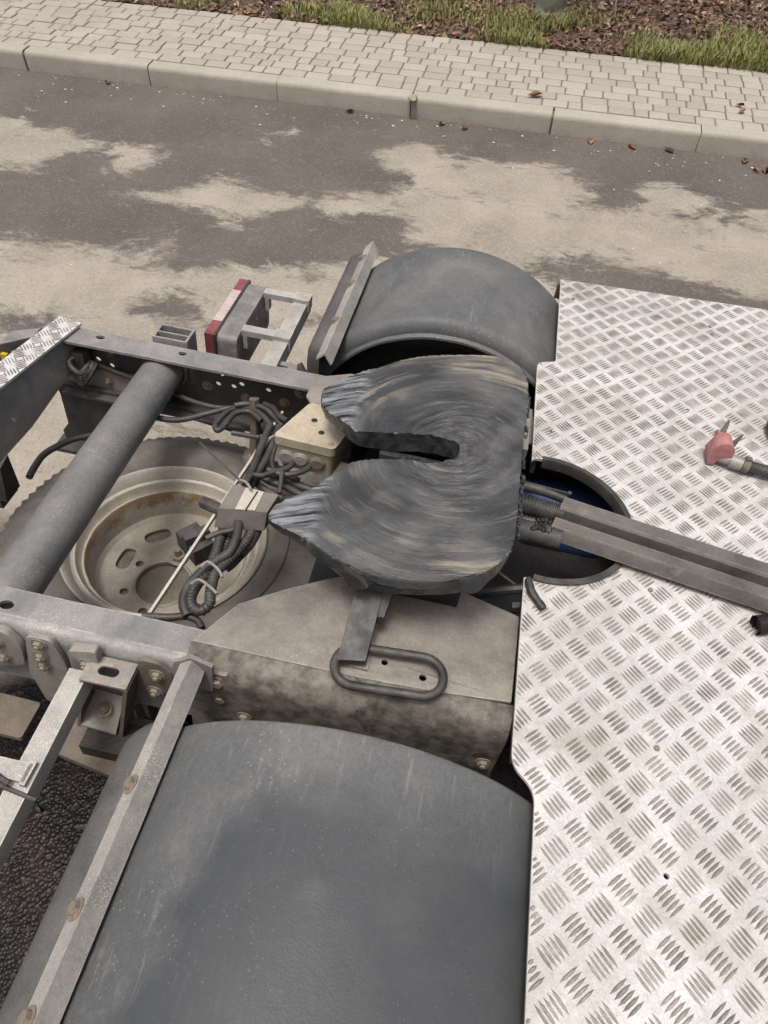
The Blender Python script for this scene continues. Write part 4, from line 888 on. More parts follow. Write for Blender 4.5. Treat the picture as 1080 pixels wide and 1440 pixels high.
# ---- checkered deck
CX, CY, CR = .236, .998, .166
arc0 = math.asin((1.163 - CY) / CR * .985)
arc = [(CX + CR * math.cos(a), CY + CR * math.sin(a)) for a in np.linspace(1.77, -1.77, 44)]
DL = .199
deck_out = rounded([(DL, .478), (.236, .448), (.236, -.5), (1.7, -.5), (1.7, 2.06), (.246, 1.951), (.241, 1.534), (.196, 1.517), (DL, 1.163)], [.03, .03, 0, 0, 0, 0, .008, .02, .012], 5) + arc + rounded([(DL, .834), (DL, .60)], 0)
deck_holes = [ell(.419, .371, .0042, .0042, 10), ell(.238, 1.26, .004, .004, 8), ell(.557, 1.441, .004, .004, 8)]
ZD = .05
bm = B(); plate(bm, deck_out, deck_holes, lambda u, v, w: (u, v, w), ZD - .006, ZD)
deck = part(truck, 'catwalk_deck', bm, 'deck', 30)
bm = B(); p = .061
poly = deck_out
for i in range(-2, 24):
    for j in range(-16, 28):
        for o, kd in ((0, 1), (.5, 0)):
            x, y = .267 + (i + o) * p, .493 + (j + o) * p
            if x > 1.69 or y < -.48: continue
            if kd == 1 or True:
                q = math.sqrt(.5); d = (q, -q) if kd else (q, q); pr = (-d[1], d[0])
                for k in range(-2, 3):
                    bx, by = x + pr[0] * k * p * .117, y + pr[1] * k * p * .117; L = p * .268 * random.uniform(.93, 1.05)
                    ts = [t_ / 10 for t_ in range(-10, 11) if inside((bx + d[0] * L * t_ / 10, by + d[1] * L * t_ / 10), poly)]
                    if len(ts) < 6: continue
                    if len(ts) < 21: m_ = (ts[0] + ts[-1]) / 2 * L; bx, by, L = bx + d[0] * m_, by + d[1] * m_, L * (ts[-1] - ts[0]) / 2 * .97
                    if math.hypot(bx - .419, by - .371) < .012: continue
                    tread_bar(bm, bx, by, ZD + .0001, d[0], d[1], L, p * .037 * random.uniform(.85, 1.15), .0024)
part(deck, 'tread_bars', bm, 'tread', 0, kind='stuff')
for x, y in ((.419, .555), (.658, 1.839), (.659, 1.80), (.43, .865), (.282, 1.851), (.75, 1.3)): place(deck, 'rivet', RIVET, (x, y, ZD + .0005))
# rubber trim on the round cut-out (two lengths)
for a0, a1, nm in ((1.66, .02, 0), (-.52, -1.70, 1)):
    bm = B(); pr = [(CR + .004, ZD + .004), (CR + .004, ZD + .006), (CR - .008, ZD + .007), (CR - .010, ZD), (CR - .010, ZD - .016), (CR - .006, ZD - .016), (CR - .004, ZD + .003)]
    rings = [[bm.verts.new((CX + r * math.cos(a), CY + r * math.sin(a), z)) for r, z in pr] for a in np.linspace(a0, a1, 40)]
    for a, b_ in zip(rings, rings[1:]):
        for k in range(len(pr)): bm.faces.new((a[k], a[(k + 1) % len(pr)], b_[(k + 1) % len(pr)], b_[k]))
    bm.faces.new(rings[0]); bm.faces.new(rings[-1])
    part(deck, 'rubber_trim', bm, 'hose')
# deck frame, folded edge below the left border
bm = B(); box(bm, .205, .213, .50, .83, ZD - .045, ZD - .007); box(bm, .205, .213, 1.17, 1.50, ZD - .05, ZD - .007); box(bm, .24, 1.6, 1.93, 1.94, ZD - .05, ZD - .007); box(bm, .25, 1.6, .60, .66, ZD - .07, ZD - .007); box(bm, .25, 1.6, 1.33, 1.38, ZD - .07, ZD - .007)
part(deck, 'deck_frame', bm, 'rail_web')
# bent rubber scrap at the deck corner below the cut-out
bm = B(); tube(bm, [(.205, .822, .06), (.212, .80, .06), (.222, .785, .058), (.236, .768, .056)], .008, 8, 5); wobble(bm, .003, 60); part(deck, 'trim_scrap', bm, 'rubber')
# air tank and lines in the opening
bm = B(); lathe(bm, (0, 0, 0), [(0, -.17), (.04, -.165), (.075, -.14), (.085, -.11), (.085, .11), (.075, .14), (.04, .165), (0, .17)], 30)
for v in bm.verts: v.co = Vector((.318 + v.co.z * .7, 1.20 + v.co.x, -.15 + v.co.y))
part(truck, 'air_tank', bm, 'tank', 60)
for pts, r in (([(.12, .85, -.05), (.2, .86, -.02), (.28, .875, -.01), (.36, .90, -.03)], .010), ([(.2, .84, -.05), (.30, .86, -.03), (.38, .93, -.04)], .013), ([(.16, .93, -.06), (.25, .90, -.08), (.36, .92, -.1)], .004)):
    bm = B(); tube(bm, pts, r, 8, 6); part(truck, 'air_line', bm, 'rubber')
# ---- channel with two ridges carrying the lines forward, and the conduits entering it
a0, a1 = Vector((.247, .953, 0)), Vector((1.66, .698, 0)); dx = (a1 - a0).normalized(); sy = Vector((-dx.y, dx.x, 0))
prof = [(-.060, .052), (-.052, .085), (-.047, .090), (-.014, .091), (-.009, .086), (-.006, .056), (.011, .056), (.014, .094), (.019, .099), (.056, .100), (.061, .094), (.064, .052), (.060, .052), (.057, .090), (.053, .095), (.021, .094), (.017, .052), (-.011, .052), (-.015, .084), (-.046, .085), (-.056, .052)]
bm = B()
prof = [(.064 - (.064 - s) * .72, max(z, .064) if z < .0525 else z) for s, z in prof]
lo = [a0 + sy * s + Vector((-.006 + s * .1, 0, z)) for s, z in prof]; hi = [a1 + sy * s + Vector((0, 0, z + .005)) for s, z in prof]
A_ = [bm.verts.new(q) for q in lo]; rings = [A_]
for k in range(1, 13):
    rings.append([bm.verts.new(l_.lerp(h_, k / 12)) for l_, h_ in zip(lo, hi)])
for ra, rb in zip(rings, rings[1:]):
    for i in range(len(prof)): bm.faces.new((ra[i], ra[(i + 1) % len(prof)], rb[(i + 1) % len(prof)], rb[i]))
for rg in (rings[0], rings[-1]):
    for t in tessellate_polygon([[Vector((s, z, 0)) for s, z in prof]]): 
        try: bm.faces.new([rg[i] for i in t])
        except ValueError: pass
chn = part(truck, 'line_channel', bm, 'channel', 30)
bm = B(); tube(bm, [(.222, 1.027, .098), (.25, 1.022, .101), (.262, 1.02, .102)], .0022, 6, 3); bmesh.ops.create_icosphere(bm, subdivisions=2, radius=.005, matrix=Matrix.Translation((.265, 1.019, .103))); part(chn, 'cable_tie', bm, 'hose')
for pts, r, rb, nm in (([(.09, 1.00, .075), (.15, 1.0, .072), (.21, .993, .073), (.26, .985, .075)], .021, .12, 'conduit'), ([(.08, .94, .06), (.15, .938, .06), (.21, .935, .064), (.26, .928, .068)], .022, .05, 'conduit'), ([(.1, 1.03, .085), (.16, 1.032, .087), (.22, 1.027, .088), (.265, 1.018, .086)], .010, 0, 'air_line'), ([(.1, .965, .06), (.17, .962, .066), (.25, .955, .072)], .007, 0, 'air_line')):
    bm = B(); tube(bm, pts, r, 14, 8, rb, .007); part(truck, nm, bm, 'hose', 40)
bm = B(); 
for i in range(34):
    q = bmesh.ops.create_icosphere(bm, subdivisions=2, radius=random.uniform(.003, .007))['verts']; c = Vector((random.uniform(.20, .245), random.uniform(.925, .955), .082 + random.uniform(-.004, .004)))
    for v in q: v.co = v.co * (1 + .9 * noise.noise(v.co * 160 + Vector((i * 3.1, 0, 0)))) + c
part(truck, 'grease_clots', bm, 'dark', 60, kind='stuff')

# ---- rear lamp holders and lamps
def holder(sign):
    Y = (lambda y: y) if sign > 0 else (lambda y: 2 * .954 - y)
    yf, yb = Y(.492), Y(.5405); d = -1 if sign > 0 else 1
    sh = -.045 if sign > 0 else 0.0; dep = -.21 if sign > 0 else -.06
    def bx(x0, x1, ya, yb_, z0, z1, s=0.0, bm=None):
        a, b_ = sorted((ya, yb_)); box(bm, x0, x1, a, b_, z0, z1, s)
    bm = B(); a, b_ = sorted((yf, yb)); cxy = ((-.452 if sign > 0 else -.41), (a + b_) / 2)
    x0, x1 = (-.492, -.412) if sign > 0 else (-.462, -.376)
    plate(bm, [(x0, a), (x1, a), (x1, b_), (x0, b_)], [slot((x0 + x1) / 2, (a + b_) / 2, .018, .0085)], lambda u, v, w: (u, v, w), -.027, -.020); bev(bm, .0015)
    h = part(truck, 'lamp_holder', bm, 'bracket', 30)
    bm = B(); bx(x0, x0 + .006, yf, yb, dep, -.0275, sh, bm); part(h, 'side_plate', bm, 'rusty')
    bm = B(); bx(x1 - .006, x1 + .001, yf, yb, dep - .02 if sign > 0 else dep, -.0275, sh, bm); part(h, 'side_plate', bm, 'rusty')
    if sign > 0:
        bm = B(); hexa(bm, [(x0 - .038, yf, -.205), (x1 - .052, yf, -.213), (x1 - .048, yb, -.16), (x0 - .02, yb, -.155)], [(x0 - .038, yf, -.199), (x1 - .052, yf, -.207), (x1 - .048, yb, -.154), (x0 - .02, yb, -.149)]); sp = part(h, 'bottom_plate', bm, 'bracket')
        place(h, 'bolt', NUT, (-.488, .515, -.168), (.2, 0, 0))
        bm = B(); plate(bm, rounded([(-.406, .006), (-.372, .006), (-.350, -.02), (-.362, -.09), (-.40, -.115), (-.425, -.1)], .008), [], lambda u, v, w: (u, w, v), .534, .5415); bev(bm, .0012)
        ear = part(truck, 'flange_ear', bm, 'rusty', 30)
        for x, z in ((-.378, -.03), (-.39, -.09)): place(ear, 'bolt', NUT, (x, .534, z), DOWN_Y)
        bm = B(); plate(bm, rounded([(-.523, .0), (-.472, .016), (-.475, -.06), (-.53, -.07)], .01), [ell(-.505, -.055, .005)], lambda u, v, w: (u, w, v), .525, .5415); bev(bm, .002)
        lug = part(truck, 'bolt_lug', bm, 'bracket', 30); place(lug, 'bolt', NUT, (-.497, .525, -.03), DOWN_Y)
        bm = B(); plate(bm, rounded([(-.598, .004), (-.553, .008), (-.545, -.05), (-.545, -.16), (-.575, -.225), (-.62, -.23), (-.625, -.12)], .015), [], lambda u, v, w: (u, w, v), .532, .5415); bev(bm, .0012)
        hp = part(truck, 'hanger_plate', bm, 'bracket', 30)
        for x, z in ((-.578, -.012), (-.585, -.052), (-.587, -.082)): place(hp, 'bolt', NUT, (x, .532, z), DOWN_Y)
        bm = B(); plate(bm, rounded([(-.72, .01), (-.63, .008), (-.612, -.03), (-.622, -.09), (-.70, -.13), (-.75, -.1)], .012), [], lambda u, v, w: (u, w, v), .528, .5415); bev(bm, .0012)
        hp = part(truck, 'hanger_plate', bm, 'bracket', 30)
        for x, z in ((-.655, -.03), (-.655, -.075), (-.70, -.05)): place(hp, 'bolt', NUT, (x, .528, z), DOWN_Y)
    else:
        bm = B(); hexa(bm, [(-.376, 1.372, -.03), (-.35, 1.372, -.03), (-.352, 1.40, -.03), (-.372, 1.40, -.03)], [(-.372, 1.374, .012), (-.364, 1.374, .016), (-.364, 1.385, .012), (-.370, 1.385, .008)]); part(h, 'bolt_lug', bm, 'rusty')
    return h
holder(1); holder(-1)
# near lamp beam (square tube) with the arm of its lamp and a cable tie
bm = B(); hexa(bm, [(-.519, .512, -.065), (-.484, .512, -.065), (-.474, -.2, -.085), (-.515, -.2, -.085)], [(-.519, .512, -.03), (-.486, .512, -.03), (-.474, -.2, -.045), (-.513, -.2, -.045)]); bev(bm, .004)
nb = part(truck, 'lamp_beam', bm, 'beam')
bm = B(); box(bm, -.72, -.491, .322, .350, -.036, -.024); box(bm, -.497, -.488, .318, .354, -.055, -.024); bev(bm, .003); part(nb, 'lamp_arm', bm, 'beam')
bm = B(); ring_tube(bm, [(-.522, .312, -.03), (-.522, .312, -.075), (-.468, .306, -.078), (-.468, .306, -.036)], .0035, 6); tube(bm, [(-.51, .315, -.022), (-.524, .318, -.018), (-.532, .322, -.02)], .005, 6, 2); part(nb, 'cable_tie', bm, 'hose')
# far lamp: beam, arms, housing, lens
bm = B(); box(bm, -.462, -.425, 1.372, 1.705, -.05, -.005); bev(bm, .004); fb = part(truck, 'lamp_beam', bm, 'beam')
for y in (1.478, 1.665):
    bm = B(); box(bm, -.548, -.4615, y, y + .026, -.012, .004); box(bm, -.465, -.42, y - .004, y + .034, -.03, .006); box(bm, -.5445, -.534, y, y + .026, -.05, -.0125); bev(bm, .004); part(fb, 'lamp_arm', bm, 'beam')
bm = B(); plate(bm, rounded([(1.44, -.125), (1.712, -.125), (1.712, .0), (1.44, .0)], .018, 4), [], lambda u, v, w: (w, u, v), -.603, -.548); bev(bm, .004); lm = part(truck, 'tail_lamp', bm, 'housing')
for y0, y1, mt in ((1.437, 1.50, 'lens_red'), (1.5005, 1.655, 'lens_white'), (1.6555, 1.715, 'lens_red')):
    bm = B(); box(bm, -.63, -.6035, y0, y1, -.128, .003); bev(bm, .005); part(lm, 'lens', bm, mt)
bm = B(); box(bm, -.606, -.600, 1.436, 1.716, -.129, .0035); part(lm, 'seal', bm, 'rubber')
for y, z in ((1.52, -.03), (1.60, -.04), (1.70, -.03), (1.69, -.1)): place(lm, 'bolt', RIVET, (-.548, y, z), (0, PI / 2, 0))
# open black bracket beside the far rail at the tube
bm = B()
for a, b_, c, d in ((-.737, -.731, 1.372, 1.43), (-.655, -.649, 1.372, 1.43), (-.731, -.655, 1.424, 1.43), (-.731, -.655, 1.396, 1.400), (-.731, -.655, 1.372, 1.376)): box(bm, a, b_, c, d, -.11, .012)
bev(bm, .0015); ub = part(truck, 'frame_bracket', bm, 'rail'); place(ub, 'bolt', RIVET, (-.69, 1.395, -.01), DOWN_Y)
# plate and beam low between near rail and ground
bm = B(); plate(bm, rounded([(-1.1, .465), (-.64, .462), (-.64, .535), (-1.1, .545)], .006), [], lambda u, v, w: (u, v, w), -.262, -.25); part(truck, 'spring_arm', bm, 'rusty')
bm = B(); plate(bm, rounded([(-.59, .47), (-.57, .452), (-.40, .425), (-.28, .43), (-.28, .55), (-.56, .55), (-.59, .52)], .02), [], lambda u, v, w: (u, v, w), -.268, -.25); bev(bm, .002); part(truck, 'spring_plate', bm, 'rusty')
bm = B(); box(bm, -.52, -.42, .46, .52, -.249, -.215); bev(bm, .006); part(truck, 'bump_stop', bm, 'dark')

# ---- junction box, cable strip, clamp and cables
bm = B(); zt = .03
t4 = [(-.348, 1.092), (-.213, 1.085), (-.185, 1.20), (-.30, 1.222)]
def ins(q, k): c = Vector((sum(p[0] for p in q) / 4, sum(p[1] for p in q) / 4)); return [tuple(c + (Vector(p) - c) * k) for p in q]
top = rounded(t4, .012, 4)
hexa(bm, [(x, y, zt - .022) for x, y in top], [(x, y, zt) for x, y in top]); bev(bm, .003)
jb = part(truck, 'junction_box', bm, 'box', 40)
bm = B(); body = rounded(ins(t4, .95), .012, 4); b2 = rounded(ins(t4, .86), .012, 4); hexa(bm, [(x, y, zt - .09) for x, y in b2], [(x, y, zt - .0225) for x, y in body]); part(jb, 'body', bm, 'box', 40)
for u in (.22, .45, .73):
    p = Vector(t4[0]).lerp(Vector(t4[1]), u); bm = B(); lathe(bm, (0, 0, 0), [(.0, .012), (.013, .012), (.018, .008), (.02, 0)], 18)
    for v in bm.verts: v.co = Vector((p.x + v.co.x, p.y + .010 - v.co.z, zt - .055 + v.co.y))
    part(jb, 'gland', bm, 'rusty' if u > .6 else 'bracket')
for u, v in ((.35, .6), (.62, .35), (.9, .12)):
    p = Vector(t4[0]).lerp(Vector(t4[1]), u).lerp(Vector(t4[3]).lerp(Vector(t4[2]), u), v); bm = B(); lathe(bm, (p.x, p.y, zt + .0003), [(.0, .0006), (.005, .0007), (.007, 0)], 12); part(jb, 'screw', bm, 'dark' if u < .8 else 'bolt')
bm = B(); box(bm, -.235, -.17, 1.03, 1.06, -.10, -.08); part(truck, 'yellow_clip', bm, 'yellow')
# pale strip on edge that carries the loom
bm = B()
for a, b_ in (((-.385, 1.29, -.075), (-.4575, .655, -.075)), ((-.4575, .655, -.075), (-.60, .615, -.075))): obox(bm, a, b_, .0055, .009)
cs = part(truck, 'cable_strip', bm, 'strip')
bm = B(); hexa(bm, [(-.405, .875, -.045), (-.308, .893, -.045), (-.292, .965, -.045), (-.395, .968, -.045)], [(-.398, .89, -.002), (-.304, .905, -.002), (-.296, .957, -.002), (-.392, .96, -.002)]); bev(bm, .004); cl = part(truck, 'loom_clamp', bm, 'clampbox')
bm = B(); hexa(bm, [(-.366, .895, -.0015), (-.328, .902, -.0015), (-.326, .955, -.0015), (-.364, .957, -.0015)], [(-.366, .895, .0), (-.328, .902, .0), (-.326, .955, .0), (-.364, .957, .0)]); part(cl, 'label_plate', bm, 'label')
bm = B(); obox(bm, (-.345, .897, .001), (-.338, .952, .001), .003, .001); part(cl, 'seam', bm, 'dark')
CAB = [
 ([(-0.3636, 0.9056, -0.03), (-0.3517, 0.8593, -0.0343), (-0.3533, 0.8187, -0.0386), (-0.374, 0.7912, -0.0429), (-0.3929, 0.7596, -0.0471), (-0.4038, 0.724, -0.0514), (-0.399, 0.6937, -0.0557), (-0.3836, 0.6734, -0.06)], 0.0105, 0, 'hose'),
 ([(-0.39, 0.9013, -0.055), (-0.3887, 0.8679, -0.0546), (-0.3831, 0.8237, -0.0543), (-0.3816, 0.7803, -0.0539), (-0.3894, 0.7414, -0.0536), (-0.3901, 0.709, -0.0532), (-0.3789, 0.6888, -0.0529), (-0.362, 0.6854, -0.0525), (-0.3527, 0.7033, -0.0521), (-0.3596, 0.7282, -0.0518), (-0.3652, 0.7707, -0.0514), (-0.3518, 0.8121, -0.0511), (-0.3378, 0.8507, -0.0507), (-0.3327, 0.888, -0.0504), (-0.3406, 0.9247, -0.05)], 0.0125, 0.16, 'hose'),
 ([(-0.4118, 0.8478, -0.05), (-0.3926, 0.8607, -0.0433), (-0.3654, 0.8719, -0.0367), (-0.3527, 0.883, -0.03)], 0.007, 0, 'hose'),
 ([(-0.3875, 1.1978, -0.04), (-0.3868, 1.1598, -0.04), (-0.3848, 1.1088, -0.04), (-0.3819, 1.0534, -0.04), (-0.3785, 1.0051, -0.04)], 0.01, 0, 'hose'),
 ([(-0.371, 1.2098, -0.05), (-0.3669, 1.165, -0.05), (-0.367, 1.1013, -0.05), (-0.3711, 1.0489, -0.05), (-0.3737, 1.0079, -0.05)], 0.01, 0, 'hose'),
 ([(-0.3708, 1.2554, -0.07), (-0.3726, 1.2146, -0.0675), (-0.375, 1.1547, -0.065), (-0.3772, 1.0977, -0.0625), (-0.371, 1.0278, -0.06)], 0.011, 0, 'rubber'),
 ([(-0.3005, 1.1024, -0.035), (-0.3079, 1.0667, -0.032), (-0.3308, 1.0454, -0.029), (-0.3499, 1.0239, -0.026), (-0.3724, 1.0141, -0.023), (-0.3759, 0.9811, -0.02)], 0.0075, 0, 'hose'),
 ([(-0.263, 1.1065, -0.035), (-0.2684, 1.0783, -0.034), (-0.283, 1.0593, -0.033), (-0.3085, 1.0451, -0.032), (-0.3308, 1.0453, -0.031), (-0.3481, 1.0482, -0.03)], 0.0075, 0, 'hose'),
 ([(-0.3663, 1.2113, -0.05), (-0.3587, 1.1377, -0.05), (-0.3541, 1.1005, -0.05), (-0.3413, 1.0715, -0.05), (-0.3231, 1.0585, -0.05)], 0.006, 0, 'hose'),
 ([(-0.3672, 1.056, -0.06), (-0.3445, 1.0445, -0.06), (-0.3065, 1.0376, -0.06), (-0.2657, 1.023, -0.06), (-0.2309, 1.0156, -0.06)], 0.01, 0, 'rubber'),
 ([(-0.3643, 1.0766, -0.07), (-0.3307, 1.0726, -0.07), (-0.2949, 1.0602, -0.07), (-0.2478, 1.0514, -0.07)], 0.011, 0, 'rubber'),
 ([(-0.3885, 1.051, -0.07), (-0.3488, 1.0265, -0.07), (-0.308, 1.0119, -0.07), (-0.2683, 1.0103, -0.07)], 0.01, 0, 'hose'),
 ([(-0.3124, 1.0391, -0.02), (-0.3084, 1.0146, -0.025), (-0.3033, 0.9866, -0.03)], 0.006, 0, 'hose'),
 ([(-0.3166, 1.1372, -0.06), (-0.3223, 1.0995, -0.06), (-0.3112, 1.0725, -0.06), (-0.2828, 1.0626, -0.06)], 0.008, 0, 'rubber'),
 ([(-0.7172, 1.2086, -0.1), (-0.6842, 1.2074, -0.0962), (-0.6432, 1.2034, -0.0925), (-0.604, 1.2121, -0.0888), (-0.5543, 1.2466, -0.085), (-0.5133, 1.2742, -0.0813), (-0.4663, 1.2844, -0.0775), (-0.4254, 1.262, -0.0737), (-0.3882, 1.2206, -0.07)], 0.0085, 0, 'rubber'),
 ([(-0.4931, 1.279, -0.08), (-0.5101, 1.2653, -0.08), (-0.5188, 1.2405, -0.08), (-0.5242, 1.2064, -0.08), (-0.5127, 1.1888, -0.08), (-0.5032, 1.2111, -0.08), (-0.4989, 1.244, -0.08), (-0.4896, 1.2634, -0.08), (-0.4615, 1.275, -0.08), (-0.4255, 1.2506, -0.08)], 0.0085, 0, 'rubber'),
 ([(-0.6863, 1.3259, -0.11), (-0.6314, 1.3048, -0.1075), (-0.5633, 1.2943, -0.105), (-0.5112, 1.3019, -0.1025), (-0.4803, 1.2914, -0.1)], 0.007, 0, 'rubber'),
 ([(-0.5002, 1.2753, -0.07), (-0.4687, 1.2877, -0.0675), (-0.4274, 1.2808, -0.065), (-0.3949, 1.2549, -0.0625), (-0.3649, 1.2237, -0.06)], 0.008, 0, 'hose'),
 ([(-0.4302, 1.2903, -0.06), (-0.4038, 1.2734, -0.0533), (-0.3813, 1.2449, -0.0467), (-0.3546, 1.2237, -0.04)], 0.008, 0, 'rubber'),
 ([(-0.3579, 0.924, -0.07), (-0.34, 0.9012, -0.0725), (-0.3373, 0.8651, -0.075), (-0.348, 0.8266, -0.0775), (-0.359, 0.8073, -0.08)], 0.01, 0, 'rubber'),
 ([(-0.3768, 0.9126, -0.07), (-0.3766, 0.877, -0.07), (-0.3779, 0.8383, -0.07), (-0.3788, 0.8084, -0.07), (-0.3784, 0.7833, -0.07)], 0.012, 0.12, 'hose'),
 ([(-0.4649, 0.6592, -0.07), (-0.4211, 0.6674, -0.07), (-0.3895, 0.678, -0.07), (-0.3655, 0.6738, -0.07), (-0.3523, 0.6599, -0.07)], 0.008, 0, 'rubber'),
 ([(-0.3438, 0.9298, -0.05), (-0.3262, 0.9068, -0.0567), (-0.3291, 0.8689, -0.0633), (-0.3408, 0.841, -0.07)], 0.012, 0, 'rubber'),
 ([(-0.905, 1.2735, -0.27), (-0.9379, 1.2488, -0.27), (-0.9622, 1.2163, -0.27), (-0.9818, 1.1731, -0.27), (-0.9815, 1.127, -0.27), (-0.9757, 1.0892, -0.27)], 0.01, 0, 'rubber'),
 ([(-0.9958, 1.335, -0.1044), (-0.972, 1.335, -0.0772), (-0.9316, 1.335, -0.0648), (-0.8856, 1.335, -0.0757), (-0.8307, 1.335, -0.0905), (-0.7822, 1.335, -0.1018), (-0.7379, 1.335, -0.118)], 0.0085, 0, 'rubber')
]
for pts, r, rb, mt in CAB:
    bm = B(); tube(bm, pts, r * .86, 10, 7, rb, .0075); part(truck, 'cable', bm, mt, 40)
for pts in ([(-0.3847, 0.7558, -0.02), (-0.3781, 0.7714, -0.02), (-0.3549, 0.7604, -0.02), (-0.3396, 0.744, -0.02)], [(-0.3892, 0.7141, -0.02), (-0.3786, 0.7285, -0.02), (-0.3528, 0.7171, -0.02), (-0.337, 0.7066, -0.02)], [(-0.3557, 1.0871, 0.02), (-0.3475, 1.1014, 0.02), (-0.3258, 1.0916, 0.02)], [(-0.3792, 0.9642, 0.01), (-0.3651, 0.962, 0.01), (-0.3495, 0.9458, 0.01)]):
    bm = B(); tube(bm, pts, .0028, 6, 4); part(cs, 'cable_tie', bm, 'connector')
bm = B(); tube(bm, [(-0.5006, 1.061, -0.005), (-0.3806, 0.975, -0.005)], .0028, 6, 1); part(cs, 'loose_tie_end', bm, 'rail_web')
bm = B(); tube(bm, [(-0.4618, 1.148, -0.04), (-0.3978, 1.1501, -0.04)], .006, 8, 1); part(cs, 'pin', bm, 'rubber')
bm = B(); tube(bm, [(-.455, 1.29, -.05), (-.455, 1.275, -.24)], .012, 9, 4); lathe(bm, (-.455, 1.275, -.235), [(.012, .02), (.03, .012), (.034, 0), (.02, -.02)], 9); wobble(bm, .006, 50); part(truck, 'hanger_rod', bm, 'rusty')
bm = B(); obox(bm, (-.497, .935, -.16), (-.44, .89, -.16), .05, .045); obox(bm, (-.47, .915, -.13), (-.455, .90, -.13), .055, .03); bev(bm, .006); tube(bm, [(-.46, .955, -.07), (-.41, .935, -.06)], .013, 9, 2); part(truck, 'plug_connector', bm, 'hose')

# ================================================================== LOOSE THINGS ON THE TRUCK
SWC = (-.60, 1.02); ZR = -.30
sw = on_truck('spare_wheel', (SWC[0], SWC[1], -.55), 'dusty spare wheel with pale rim lying flat between the frame rails', 'wheel', None)
bm = B(); NB = 92
_rd = [random.uniform(.5, 1.15) for _ in range(400)]
def frt(j, i, r): return r - _rd[j] * (.009 if (j % 2 == 0 and i in (8, 9, 10)) else 0) - _rd[j + 190] * (.013 if (j % 2 == 1 and i in (13, 14, 15)) else 0)
prof = [(.235, -.012), (.247, -.004), (.270, .010), (.296, .013), (.2985, .0085), (.302, .0115), (.332, .006), (.362, -.008), (.384, -.022), (.400, -.034), (.403, -.06), (.390, -.066), (.390, -.072), (.403, -.078), (.403, -.14), (.395, -.16), (.36, -.175), (.28, -.19), (.22, -.17), (.20, -.1)]
lathe(bm, (*SWC, ZR), prof, NB * 2, frt); 
tyr = part(sw, 'tyre', bm, 'tyre', 30)
bm = B(); prof = [(.241, -.008), (.2435, .0), (.240, .004), (.235, .001), (.230, -.008), (.2245, -.016), (.221, -.025), (.215, -.028), (.210, -.025), (.207, -.031), (.203, -.044), (.199, -.048), (.1935, -.047), (.190, -.053), (.187, -.085), (.184, -.12), (.174, -.134)]
lathe(bm, (*SWC, ZR), prof, 96, lambda j, i, r: r * (1 + (.012 * max(0, noise.noise(Vector((j * .35, 0, 0)))) if i in (11, 12, 13) else 0)))
rim = part(sw, 'rim', bm, 'rim', 30)
# disc with hand holes, stud holes and bore
DZ = ZR - .132; holes = []
BC = (0.0, -.05)
out = ell(SWC[0], SWC[1], .181, .181, 72)
def hand(a, r=.125):
    c = Vector((SWC[0] + r * math.cos(a), SWC[1] + r * math.sin(a))); pts = []
    for t in range(20):
        q = 2 * PI * t / 20; u = .034 * math.copysign(abs(math.cos(q)) ** .6, math.cos(q)); v = .019 * math.copysign(abs(math.sin(q)) ** .7, math.sin(q))
        pts.append((c.x - math.sin(a) * u + math.cos(a) * v, c.y + math.cos(a) * u + math.sin(a) * v))
    return pts
HA = [2.25, 3.1, 1.35, .5, -.4, -1.2, -2.1 + 6.283 - 6.283]
for a in HA[:6]: holes.append(hand(a))
bore = ell(SWC[0] - .005, SWC[1] - .045, .066, .066, 30)
studs = [(-.685, 1.018), (-.687, .928), (-.62, .885), (-.52, 1.05), (-.50, .93)]
studs = [(x, y) for x, y in studs if math.hypot(x - SWC[0] + .005, y - SWC[1] + .045) > .08]
bm = B(); plate(bm, out, [h for h in holes[:3]] + [bore] + [ell(x, y, .0105) for x, y in studs], lambda u, v, w: (u, v, w), DZ - .008, DZ)
disc = part(rim, 'disc', bm, 'disc', 30)
bm = B(); lathe(bm, (SWC[0] - .005, SWC[1] - .045, DZ), [(.066, -.002), (.066, .003), (.069, .005), (.073, .002), (.074, 0)], 36); part(rim, 'bore_lip', bm, 'disc')
bm = B(); obox(bm, (-.66, .90, DZ - .016), (-.52, 1.02, DZ - .016), .14, .006, (0, 0, 1)); obox(bm, (-.60, .90, DZ - .011), (-.515, 1.02, DZ - .008), .035, .004); part(sw, 'carrier_plate', bm, 'rusty')
bm = B(); lathe(bm, (*SWC, DZ - .012), [(0, 0), (.176, 0)], 40); bmesh.ops.solidify(bm, geom=bm.faces[:], thickness=.004); part(sw, 'carrier_tray', bm, 'disc')
place(rim, 'bolt', bolt_me(.024, .018, True, .03), (-.598, 1.06, DZ + .001))
bm = B(); tube(bm, [(-.27, .885, ZR + .004), (-.255, .878, ZR + .008), (-.24, .868, ZR + .006)], .006, 7, 4); wobble(bm, .003, 80); o = part(tyr, 'valve_scrap', bm, 'rubber')

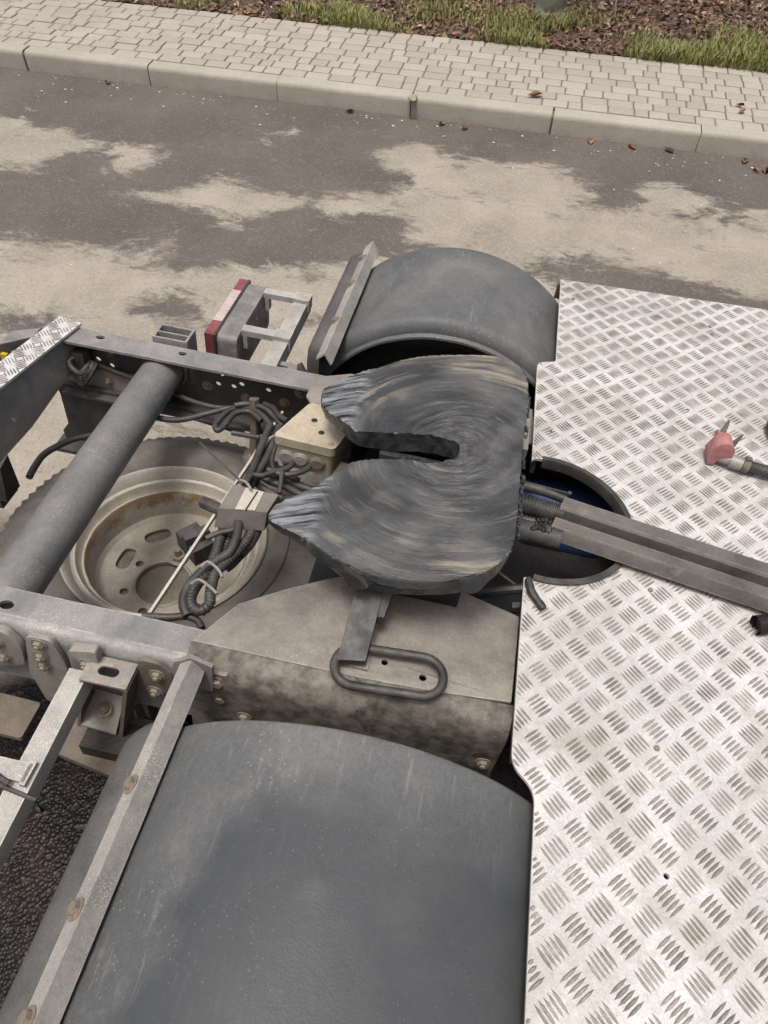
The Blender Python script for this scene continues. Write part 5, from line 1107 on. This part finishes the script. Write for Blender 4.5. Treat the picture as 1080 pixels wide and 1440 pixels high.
ah = on_truck('air_hose', (.60, 1.27, ZD), 'ribbed black air hose ending in a faded red coupling head on the aluminium deck', 'hose')
bm = B(); tube(bm, [(.66, 1.249, .071), (.70, 1.244, .070), (.78, 1.24, .066), (.95, 1.25, .064), (1.2, 1.3, .064), (1.66, 1.33, .064)], .0135, 14, 8, .1, .006); part(ah, 'hose', bm, 'rubber', 40)
bm = B(); tube(bm, [(.598, 1.262, .071), (.62, 1.257, .071)], .012, 16, 1); tube(bm, [(.62, 1.257, .071), (.645, 1.251, .071)], .0155, 16, 1); part(ah, 'connector', bm, 'connector')
bm = B(); tube(bm, [(.645, 1.2505, .071), (.659, 1.2485, .071)], .0162, 16, 1); box(bm, .646, .658, 1.244, 1.254, .0845, .093); bev(bm, .001); part(ah, 'hose_clamp', bm, 'rusty')
bm = B()
d = .012
plate(bm, rounded([(.575, .054), (.590, .054), (.596, .074), (.617, .082), (.619, .098), (.609, .114), (.592, .118), (.578, .104), (.571, .075)], .006, 4), [], lambda u, v, w: (u, w, v), 1.25, 1.288)
hexa(bm, [(.583, 1.288, .094), (.622, 1.283, .088), (.622, 1.305, .088), (.583, 1.31, .094)], [(.585, 1.288, .108), (.612, 1.283, .104), (.612, 1.305, .104), (.585, 1.308, .108)])
bev(bm, .003); hd = part(ah, 'coupling_head', bm, 'red', 30)
bm = B()
for p, q in (((.596, 1.30, .104), (.600, 1.312, .132)), ((.618, 1.278, .092), (.628, 1.282, .124))):
    p, q = Vector(p), Vector(q); hexa(bm, [p + Vector(o_) for o_ in ((-.007, 0, 0), (.007, 0, 0), (.007, .004, 0), (-.007, .004, 0))], [q + Vector(o_) for o_ in ((-.002, 0, 0), (.002, 0, 0), (.002, .003, 0), (-.002, .003, 0))])
part(hd, 'broken_tab', bm, 'clampbox')
bl = on_truck('cable_loop', (.80, 1.38, ZD), 'black cable loop at the right edge of the aluminium deck, above the red coupling', 'cable')
bm = B(); tube(bm, [(1.66, 1.42, .062), (1.25, 1.36, .062), (1.0, 1.32, .062), (.85, 1.31, .062), (.765, 1.34, .064), (.738, 1.39, .068), (.748, 1.435, .068), (.80, 1.47, .066), (1.0, 1.5, .064), (1.66, 1.56, .064)], .010, 12, 8); part(bl, 'cord', bm, 'rubber')
pg = on_truck('line_plug', (.64, .83, ZD), 'black plastic plug on the deck below the end of the steel channel', 'plug')
bm = B(); d0 = Vector((.606, .822, .066)); d1 = Vector((.68, .845, .075))
path = [d0, d0.lerp(d1, .35), d0.lerp(d1, .36), d1]
tube(bm, [d0, d0.lerp(d1, .3)], .0175, 16, 1, cap=False); bmesh.ops.solidify(bm, geom=bm.faces[:], thickness=.003); part(pg, 'collar', bm, 'rubber')
bm = B(); tube(bm, [d0.lerp(d1, .12), d1], .0135, 16, 1); tube(bm, [d1, (.75, .87, .07), (.95, .9, .064), (1.3, .88, .062), (1.66, .92, .062)], .009, 10, 4); part(pg, 'cord', bm, 'rubber')
